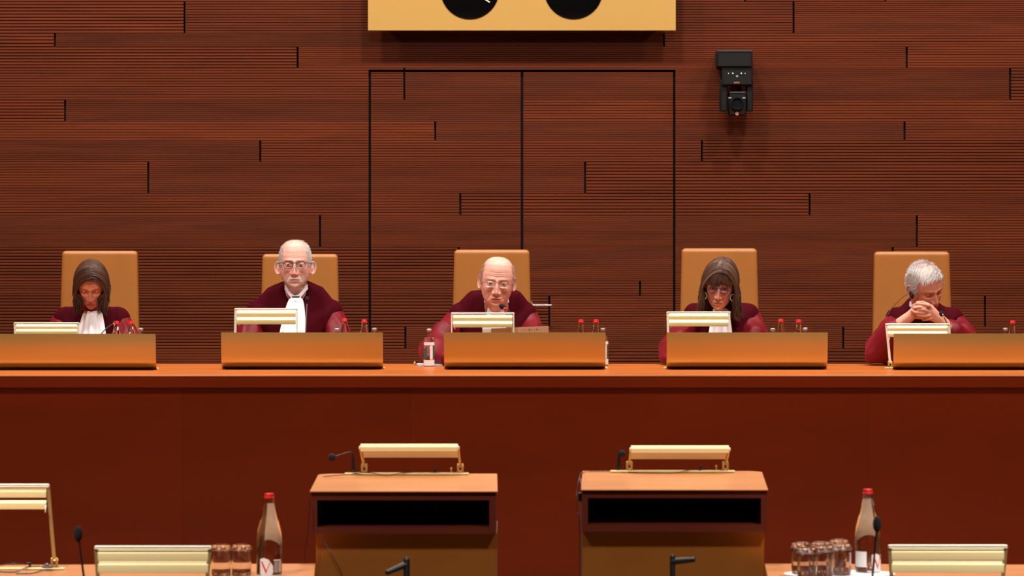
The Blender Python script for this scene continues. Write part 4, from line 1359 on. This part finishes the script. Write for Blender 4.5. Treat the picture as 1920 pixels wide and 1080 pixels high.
def collar(t, c, rx, ry, h, drop, mt, name='shirt_collar', th=.004, tilt=0):
    """standing band round the neck, dipping to a V in front"""
    n = 48; vs = []
    for k in range(n):
        a = 2 * PI * k / n
        f = max(0.0, -math.sin(a)) ** 3
        for rr, zz in ((1.0, -h / 2), (.97, h / 2), (.97 - th / rx, h / 2), (1.0 - th / rx, -h / 2)):
            vs.append((c[0] + rx * rr * math.cos(a), c[1] + ry * rr * math.sin(a), c[2] + zz - drop * f + tilt * math.cos(a)))
    fs = [(4 * k + q, 4 * ((k + 1) % n) + q, 4 * ((k + 1) % n) + (q + 1) % 4, 4 * k + (q + 1) % 4) for k in range(n) for q in range(4)]
    m = MB(); m.add(vs, fs); return m.build(name, mt, t, True, 50)
def glasses(t, M, lw, lh, cx, cz, fm, lm, rim=.0014, temple=True, shape=2.0, yf=-.105, top_only=False):
    m = MB()
    def pt(s, a, k=1.0):
        ca, sa = math.cos(a), math.sin(a)
        return M @ Vector((s * cx + lw * k * math.copysign(abs(ca) ** (2 / shape), ca), yf + .006 * abs(ca) * (1 if ca * s > 0 else .3), cz + lh * k * math.copysign(abs(sa) ** (2 / shape), sa)))
    for s in (-1, 1):
        if top_only:
            m.tube([M @ Vector((s * (cx - lw), yf, cz + lh * .6)), M @ Vector((s * (cx - lw * .8), yf - .001, cz + lh * .75))], rim, 6)
            m.tube([M @ Vector((s * (cx + lw * .7), yf, cz + lh * .75)), M @ Vector((s * (cx + lw * 1.05), yf + .006, cz + lh * .70))], rim * 1.4, 6)
            m.tube([pt(s, 2 * PI * k / 30) for k in range(31)], rim * .45, 5)
        else:
            m.tube([pt(s, 2 * PI * k / 36) for k in range(37)], rim, 6)
        if temple:
            m.tube([M @ Vector((s * (cx + lw), yf + .005, cz + lh * .55)), M @ Vector((s * .079, yf + .03, cz + lh * .5)), M @ Vector((s * .0815, -.01, cz + lh * .4)), M @ Vector((s * .080, .012, cz))], rim * 1.1, 6)
    zb = cz + lh * (.45 if not top_only else .55)
    m.tube([M @ Vector((-(cx - lw), yf, zb)), M @ Vector((0, yf - .004, zb + .003)), M @ Vector((cx - lw, yf, zb))], rim, 6)
    go = m.build('glasses', fm, t)
    for s in (-1, 1):
        vs = [pt(s, 2 * PI * k / 30, .98) for k in range(30)]
        off = M.to_3x3() @ Vector((0, .0012, 0))
        m = MB(); m.add(vs + [v + off for v in vs], [tuple(range(30)), tuple(reversed(range(30, 60)))] + [(k, (k + 1) % 30, 30 + (k + 1) % 30, 30 + k) for k in range(30)])
        m.build('lens', lm, go, True, 30)
    return go

# long hair: locks fall from a parting over the skull and down beside the face
def long_hair(P, M, t, n, cols, part_x, length, seed, off=.010, width=1.0, inward=.0, fringe=None, flip=0.0, back=True, r=.0028, sweep=.25, front=(-.92, .92), leftlen=1.0, spread=.8, layer=.3):
    rs = np.random.RandomState(seed)
    Mi = np.array(M)
    down = np.array(M.inverted().to_3x3() @ Vector((0, 0, -1))); down /= np.linalg.norm(down)
    A_, B_, C_ = .0765 + off, .098 + off, .119 + off
    paths = []
    K = 16
    for i in range(n):
        s = 1 if rs.rand() < .5 else -1
        v = rs.uniform(*front)                      # where along the parting: -1 forehead .. 1 nape
        y0 = B_ * math.sin(v * PI / 2) * .985
        kk = math.sqrt(max(.02, 1 - (y0 / B_) ** 2))
        lay = rs.uniform(.0, 1.0)
        o = 1 + (lay - .8) * .07; fin = 1 - (1 - lay) ** 1.5 * (layer if v < .1 else .75)
        Ln = (length * rs.uniform(.86, 1.06)) * (leftlen if s < 0 else 1.0)
        th_end = math.radians(96)
        arc = th_end * .5 * (A_ + C_) * max(kk, .35)
        fall = max(.02, Ln - arc)
        pts = []
        nsk = 8
        tilt = sweep * rs.uniform(.5, 1.2)
        for j in range(nsk):
            th = th_end * j / (nsk - 1)
            yy = y0 + tilt * .05 * math.sin(th) * (1 - kk if v > 0 else 1) * (1 if v < .3 else .3)
            wj = (j / (nsk - 1)) ** 1.6 * spread; px_ = part_x * (1 - j / (nsk - 1)) + s * A_ * (kk ** .75 * (1 - wj) + wj) * math.sin(th) * o * width
            pz_ = C_ * kk ** .7 * math.cos(th) * o
            pts.append(np.array([px_, yy * o, pz_]))
        wob = rs.uniform(-.010, .010, 3); ph = rs.uniform(0, 6)
        cur = pts[-1].copy(); tan = pts[-1] - pts[-2]; tan /= np.linalg.norm(tan)
        nf = K - nsk
        for j in range(nf):
            u = (j + 1) / nf
            d = tan * (1 - u) * .4 + down * 1.0 + np.array([-s * inward * u + s * flip * u * u, .10 * (1 - u), 0])
            d /= np.linalg.norm(d)
            cur = cur + d * fall / nf
            w = .0022 * math.sin(u * 7 + ph)
            q_ = cur + np.array([w + wob[0] * u, wob[1] * u + w, 0]); q_[0] *= 1 - (1 - fin) * min(1, u * 2.2); pts.append(q_)
        paths.append(pts)
    if fringe: paths += fringe(rs, A_, B_, C_, K)
    Ap = to_world(M, np.array(paths).reshape(-1, 3)).reshape(len(paths), K, 3)
    base = cap(P, M, lambda x, y, z: (z > .085 - .0 * x) | ((y > .0) & (z > -.06)) | ((np.abs(x) > .060) & (z > .0) & (y > -.05)) | ((np.abs(x) > .045) & (z > .06)), .0015, cols[1])
    return strand_mesh(Ap, r, hair_cols(len(paths), cols, seed), 'hair', t, 4, base)

def hd(px_, py_, y): return at(px_, py_, y)
Hs = .90
# person 1: woman with bowed head
P1 = dict(head=at(171, 533, 20.50), pitch=30, yaw=2, roll=0, sc=(.95, .96, .97), neck=at(172, 583, 20.66), armL=(at(122, 597, 20.68), at(106, 662, 20.56), at(140, 668, 20.32)),
          armR=(at(222, 597, 20.68), at(243, 662, 20.56), at(205, 668, 20.32)), hip=Vector((X(173, 20.72), 20.74, .80)), seed=1.3, ear=.7, ear_flare=0, skin=(206, 140, 116), lip=(168, 84, 76), closed=True, lid=1, nose=.85,
          chin=.8, jaw=.93, brow=.5, browc=((92, 54, 40), .75, .0018), neck_r=.046, collar_r=.062, collar_up=.015,
          label='brown haired woman in dark crimson robe and white jabot, head bowed')
t, M = person(P1)
robe(t, P1)
jabot(t, at(172.5, 583, 20.50), .080, at(170, 650, 20.44), .165, .012, 4)
collar(t, at(174, 576, 20.60), .055, .068, .026, .004, 'scarlet', 'neck_band')
long_hair(P1, M, t, 2800, [(30, 17, 13), (62, 36, 26), (104, 68, 48), (38, 22, 18)], .0, .215, 11, off=.013, width=1.06, inward=.10, flip=.28, r=.0030, front=(-.70, .95), sweep=.55, spread=.55, layer=.5)

# person 2: upright man with dark glasses
P2 = dict(head=at(553.5, 496, 20.60), pitch=0, yaw=1, roll=0, sc=(1.04, 1.04, 1.06), neck=at(555.5, 560, 20.68), armL=(at(484, 583, 20.72), at(462, 655, 20.60), at(500, 672, 20.36)),
          armR=(at(620, 583, 20.72), at(637, 655, 20.60), at(606, 672, 20.36)), hip=Vector((X(554, 20.72), 20.76, .80)), seed=4.1, skin=(214, 160, 144), lip=(186, 100, 92), nose=1.0, ear=.98, ear_z=-.018, ear_flare=46, wrinkle=.8, pouch=.5,
          stubble=((198, 184, 178), .6), iris=(84, 96, 100), open=.0027, browc=((176, 130, 110), .6, .0030), jaw=1.07, crown=1.0, chin=1.3, jowl=1, neck_r=.060, collar_r=.058, collar_up=.105, trap=.008,
          haircol=(176, 164, 158), hairmask=lambda x, y, z: .75 * (smoothstep(.050, .062, np.abs(x)) * smoothstep(-.01, .01, z) * (y > -.062) + (y > .02) * (z > -.03)),
          label='upright man in crimson robe with short grey hair and dark framed glasses')
t, M = person(P2)
robe(t, P2)
jabot(t, at(554.5, 558, 20.52), .046, at(546, 650, 20.44), .150, .02, 4, 1.0, .75)
collar(t, at(555.5, 538, 20.63), .061, .075, .024, .052, 'collar_white')
m = MB(); m.rbox(at(554.5, 556.5, 20.505), (.040, .008, .011), .004); m.build('clasp', 'grey_clasp', t)
side = lambda x, y, z: ((np.abs(x) > .054 + .12 * np.clip(z - .07, 0, 1)) & (z > .0) & (y > -.060) & (z < .108)) | ((y > .02) & (z > -.04)) 
top = lambda x, y, z: (z > .098) & (y > -.045)
short_hair(P2, M, t, side, 3800, .009, .0007, [(214, 208, 206), (238, 234, 232), (160, 148, 142)], lambda L, N: np.stack([L[:, 0] * 0, L[:, 0] * 0 + .4, -np.ones(len(L))], 1), .8)
short_hair(P2, M, t, top, 500, .006, .0004, [(200, 180, 168), (150, 130, 118)], lambda L, N: np.stack([L[:, 0] * 0, -np.ones(len(L)), L[:, 0] * 0], 1), .9, name='thin_hair')
glasses(t, M, .0225, .0175, .0305, .0005, 'frame_dark', 'lens_clear', .0016, shape=2.6)

# person 3: bald president leaning forward
P3 = dict(head=at(932, 529, 20.34), pitch=5, yaw=0, roll=4.5, sc=(1.085, 1.06, 1.07), neck=at(931, 585, 20.56), armL=(at(862, 590, 20.60), at(812, 657, 20.42), at(850, 676, 20.22)),
          armR=(at(985, 588, 20.62), at(1001, 655, 20.46), at(960, 676, 20.24)), hip=Vector((X(926, 20.72), 20.80, .80)), seed=8.2, skin=(222, 162, 144), lip=(150, 78, 66), nose=1.1, ear=1.0, ear_flare=14, wrinkle=1.5, pouch=1.0, fold=1.6,
          iris=(80, 80, 84), open=.0030, browc=((196, 140, 118), .5, .0030), jaw=1.03, jowl=1, neck_r=.062, collar_r=.072, collar_up=.115, trap=.022, cheek=1.2, bulk=1.05,
          haircol=(190, 158, 138), hairmask=lambda x, y, z: .6 * (smoothstep(.058, .066, np.abs(x)) * smoothstep(-.01, .005, z) * smoothstep(.095, .075, z) * (y > -.04)),
          drape={'armL': [(at(806, 668, 20.34), (.05, .07, .035)), (at(802, 650, 20.40), .04)]}, sleeve=1.0,
          label='bald man in crimson robe with thin glasses, leaning towards his microphone')
t, M = person(P3)
robe(t, P3)
jabot(t, at(929.5, 572.5, 20.385), .072, at(930, 650, 20.30), .12, .012, 3)
collar(t, at(931, 563, 20.50), .064, .078, .022, .038, 'collar_white')
side3 = lambda x, y, z: (np.abs(x) > .058) & (z > -.005) & (y > -.045) & (z < .085)
short_hair(P3, M, t, side3, 1400, .010, .0006, [(196, 170, 152), (150, 124, 106), (220, 204, 190)], lambda L, N: np.stack([L[:, 0] * 0, L[:, 0] * 0 + .8, -np.ones(len(L))], 1), .5)
glasses(t, M, .0215, .0125, .0305, -.001, 'frame_silver', 'lens_clear', .0012, shape=2.8, top_only=True, yf=-.108)

# person 4: woman with round glasses and hoop earrings
P4 = dict(head=at(1349.5, 533, 20.40), pitch=15, yaw=-6, roll=4, sc=(.99, 1.0, 1.04), neck=at(1355, 585, 20.60), armL=(at(1303, 590, 20.64), at(1266, 655, 20.46), at(1285, 676, 20.24)),
          armR=(at(1402, 590, 20.64), at(1416, 655, 20.50), at(1380, 676, 20.26)), hip=Vector((X(1352, 20.72), 20.78, .80)), seed=12.5, ear=.7, ear_flare=0, skin=(218, 158, 138), lip=(170, 96, 84), nose=1.05, fold=1.1, pouch=.3, wrinkle=.3,
          iris=(74, 70, 80), open=.0036, gaze=(-.001, -.0012), browc=((70, 46, 40), .6, .0016), jaw=.97, neck_r=.048, collar_r=.070, collar_up=.02,
          drape={'armL': [(at(1256, 672, 20.36), (.05, .07, .03))]},
          label='woman in crimson robe with long brown hair, round glasses and hoop earrings')
t, M = person(P4)
robe(t, P4)
jabot(t, at(1352, 578, 20.44), .07, at(1351, 650, 20.36), .135, .012, 4)
collar(t, at(1352, 574, 20.52), .058, .07, .040, .006, 'black_cloth', 'black_neckband')
def fringe4(rs, A_, B_, C_, K):
    out = []
    for i in range(420):
        lft = rs.rand() < .72
        xe = rs.uniform(-.058, .004) if lft else rs.uniform(.004, .060)
        zl = rs.uniform(.014, .028) + (.0 if lft else (.012 - .5 * (xe - .01)))
        k = 1.0 + rs.uniform(.0, .035)
        x0 = .012 + rs.uniform(-.012, .012); t0 = rs.uniform(.0, .45)
        pts = []
        for j in range(K):
            u = j / (K - 1)
            th = t0 + (1.42 - t0) * u
            yr = B_ * (1 - u) + .103 * u
            x_ = x0 + (xe - x0) * u ** 1.2
            y_ = -yr * math.sin(th) * k * math.sqrt(max(.3, 1 - (x_ / .095) ** 2))
            z_ = max(C_ * math.cos(th) * k * math.sqrt(max(.3, 1 - (x_ / .12) ** 2)), zl + (1 - u) * .02)
            if u > .8: z_ = zl + (1 - u) * .15
            pts.append(np.array([x_, y_, z_]))
        for j in range(1, K - 1): pts[j] = (pts[j - 1] + pts[j] * 2 + pts[j + 1]) / 4
        out.append(pts)
    return out
long_hair(P4, M, t, 2800, [(40, 24, 19), (76, 48, 36), (118, 84, 62), (52, 32, 27)], .012, .245, 23, off=.015, width=1.06, inward=-.02, flip=.25, r=.0029, front=(-.66, .95), fringe=fringe4, sweep=.4, spread=.74, leftlen=1.0, layer=.16)
glasses(t, M, .0205, .0195, .0290, -.002, 'frame_dark', 'lens_violet', .0011, shape=2.0, temple=False)
for s, dx in ((-1, -.002), (1, .001)):
    m = MB(); c = M @ Vector((s * .0730 , -.062, -.046)); R = .0165
    m.tube([c + Vector((R * .72 * math.sin(a), .003 * math.cos(a), R * math.cos(a))) for a in [2 * PI * k / 28 for k in range(29)]], .0014, 6)
    for a in (2.5, 2.85, 3.2, 3.55, 3.9): m.ell(c + Vector((R * .72 * math.sin(a), -.001, R * math.cos(a))), (.0030, .0030, .0030), 6)
    m.build('hoop_earring', 'jade', t)

# person 5: white haired man, hands clasped before his mouth
def clasp(m):
    y = 20.17
    def q(px_, py_, dy=0.0): return at(px_, py_, y + dy)
    # forearms rise from the elbows on the bench to the wrists
    hull(m, [(q(1688, 606, .03), .029), (q(1705, 594, .02), (.030, .022, .026))])
    hull(m, [(q(1772, 608, .03), .029), (q(1756, 594, .02), (.032, .022, .026))])
    # the two palms
    hull(m, [(q(1700, 597, .02), (.026, .020, .022)), (q(1716, 584, .015), (.020, .020, .030)), (q(1712, 590, .02), (.02, .02, .024))])
    hull(m, [(q(1762, 600, .02), (.028, .020, .022)), (q(1745, 583, .015), (.022, .020, .034)), (q(1735, 588, .02), (.018, .018, .024))])
    def F(pts, r):
        P_ = [q(*p) for p in pts]
        for k in range(len(P_) - 1): hull(m, [(P_[k], r * (1 - .05 * k)), (P_[k + 1], r * (1 - .05 * (k + 1)))])
    # fingers of the hand on the left, tips pointing right over the other hand's back
    F([(1713, 574, .006), (1720, 569.5, -.014), (1732, 571, -.020), (1742, 573.5, -.014)], .0092)
    F([(1710, 583, .004), (1714, 577.5, -.016), (1724, 576, -.024), (1735, 578, -.018)], .0090)
    F([(1716, 587, -.004), (1722, 581.5, -.020), (1731, 580.5, -.024), (1738, 583, -.018)], .0085)
    # fingers of the hand on the right, tips pointing left
    F([(1746, 578, .002), (1741, 571, -.004), (1730, 566.5, .004), (1720, 567, .012)], .0082)
    F([(1738, 586, -.008), (1728, 587, -.020), (1717, 586, -.020), (1710, 582.5, -.012)], .0088)
    F([(1742, 592, -.004), (1730, 593, -.016), (1720, 591, -.014)], .0084)
    # thumbs folded below
    F([(1712, 594, .012), (1722, 595, .006), (1731, 596, .006)], .0098)
    F([(1750, 596, .010), (1740, 598, .004), (1731, 599, .006)], .0098)
P5 = dict(head=at(1735, 538, 20.36), pitch=25, yaw=31, roll=-15, sc=(1.02, 1.03, 1.0), neck=at(1727, 584, 20.58), armL=(at(1682, 598, 20.60), at(1645, 664, 20.32), at(1684, 612, 20.20)),
          armR=(at(1785, 598, 20.62), at(1822, 660, 20.36), at(1776, 612, 20.20)), hip=Vector((X(1722, 20.72), 20.80, .80)), seed=17.7, skin=(212, 146, 124), lip=(160, 84, 76), nose=1.15, closed=True, lid=1, ear=1.0, ear_flare=20, wrinkle=.5, pouch=.6, fold=1.3, jowl=1,
          browc=((150, 104, 88), .6, .0032), neck_r=.058, collar_r=.070, collar_up=.08, clasp=clasp, cuff=.80, sleeve=.96,
          drape={'armL': [(at(1650, 664, 20.40), (.07, .08, .05))]},
          haircol=(190, 176, 172), hairmask=lambda x, y, z: .6 * ((z > .080) | ((np.abs(x) > .060) & (z > .0) & (y > -.04)) | ((y > .02) & (z > -.05))),
          label='white haired man in crimson robe, clasped hands before his mouth')
t, M = person(P5)
robe(t, P5)
collar(t, at(1729, 570, 20.50), .066, .082, .024, .030, 'collar_white')
hm5 = lambda x, y, z: ((z > .086 - .35 * np.clip(np.abs(x) - .03, 0, 1)) & ~((np.abs(x) < .034) & (y > -.05) & (y < .03) & (z > .100))) | ((np.abs(x) > .058) & (z > -.002) & (y > -.045)) | ((y > .015) & (z > -.05))
def flow5(L, N):
    f = np.stack([-.75 + 0 * L[:, 0], -.65 + 0 * L[:, 0], -.25 + 0 * L[:, 0]], 1)
    sd = np.abs(L[:, 0]) > .055
    f[sd] = np.array([0, .55, -.85])
    return f
short_hair(P5, M, t, hm5, 6500, .024, .0008, [(236, 228, 228), (200, 188, 184), (246, 240, 240), (166, 146, 138)], flow5, .35, jit=.2, seed=9)
short_hair(P5, M, t, lambda x, y, z: (np.abs(x) < .036) & (y > -.05) & (y < .03) & (z > .10), 260, .028, .0006, [(236, 228, 228), (200, 186, 182)], flow5, .25, name='thin_hair', jit=.2, seed=19)
m = MB(); c = M @ Vector((-.083, -.004, -.014))
m.ell(c, (.012, .012, .019), 12); m.ell(c + Vector((.001, -.008, -.012)), (.008, .008, .014), 10)
ep = m.build('earpiece', 'black_metal', t)
m = MB(); pts = curve3(c + Vector((-.004, .004, .004)), at(1694, 553, 20.42), at(1672, 578, 20.46), 12) + curve3(at(1672, 578, 20.46), at(1664, 590, 20.44), at(1660, 600, 20.42), 6)[1:]
m.tube(pts, .0011, 6); m.build('earpiece_cable', 'black_metal', ep)
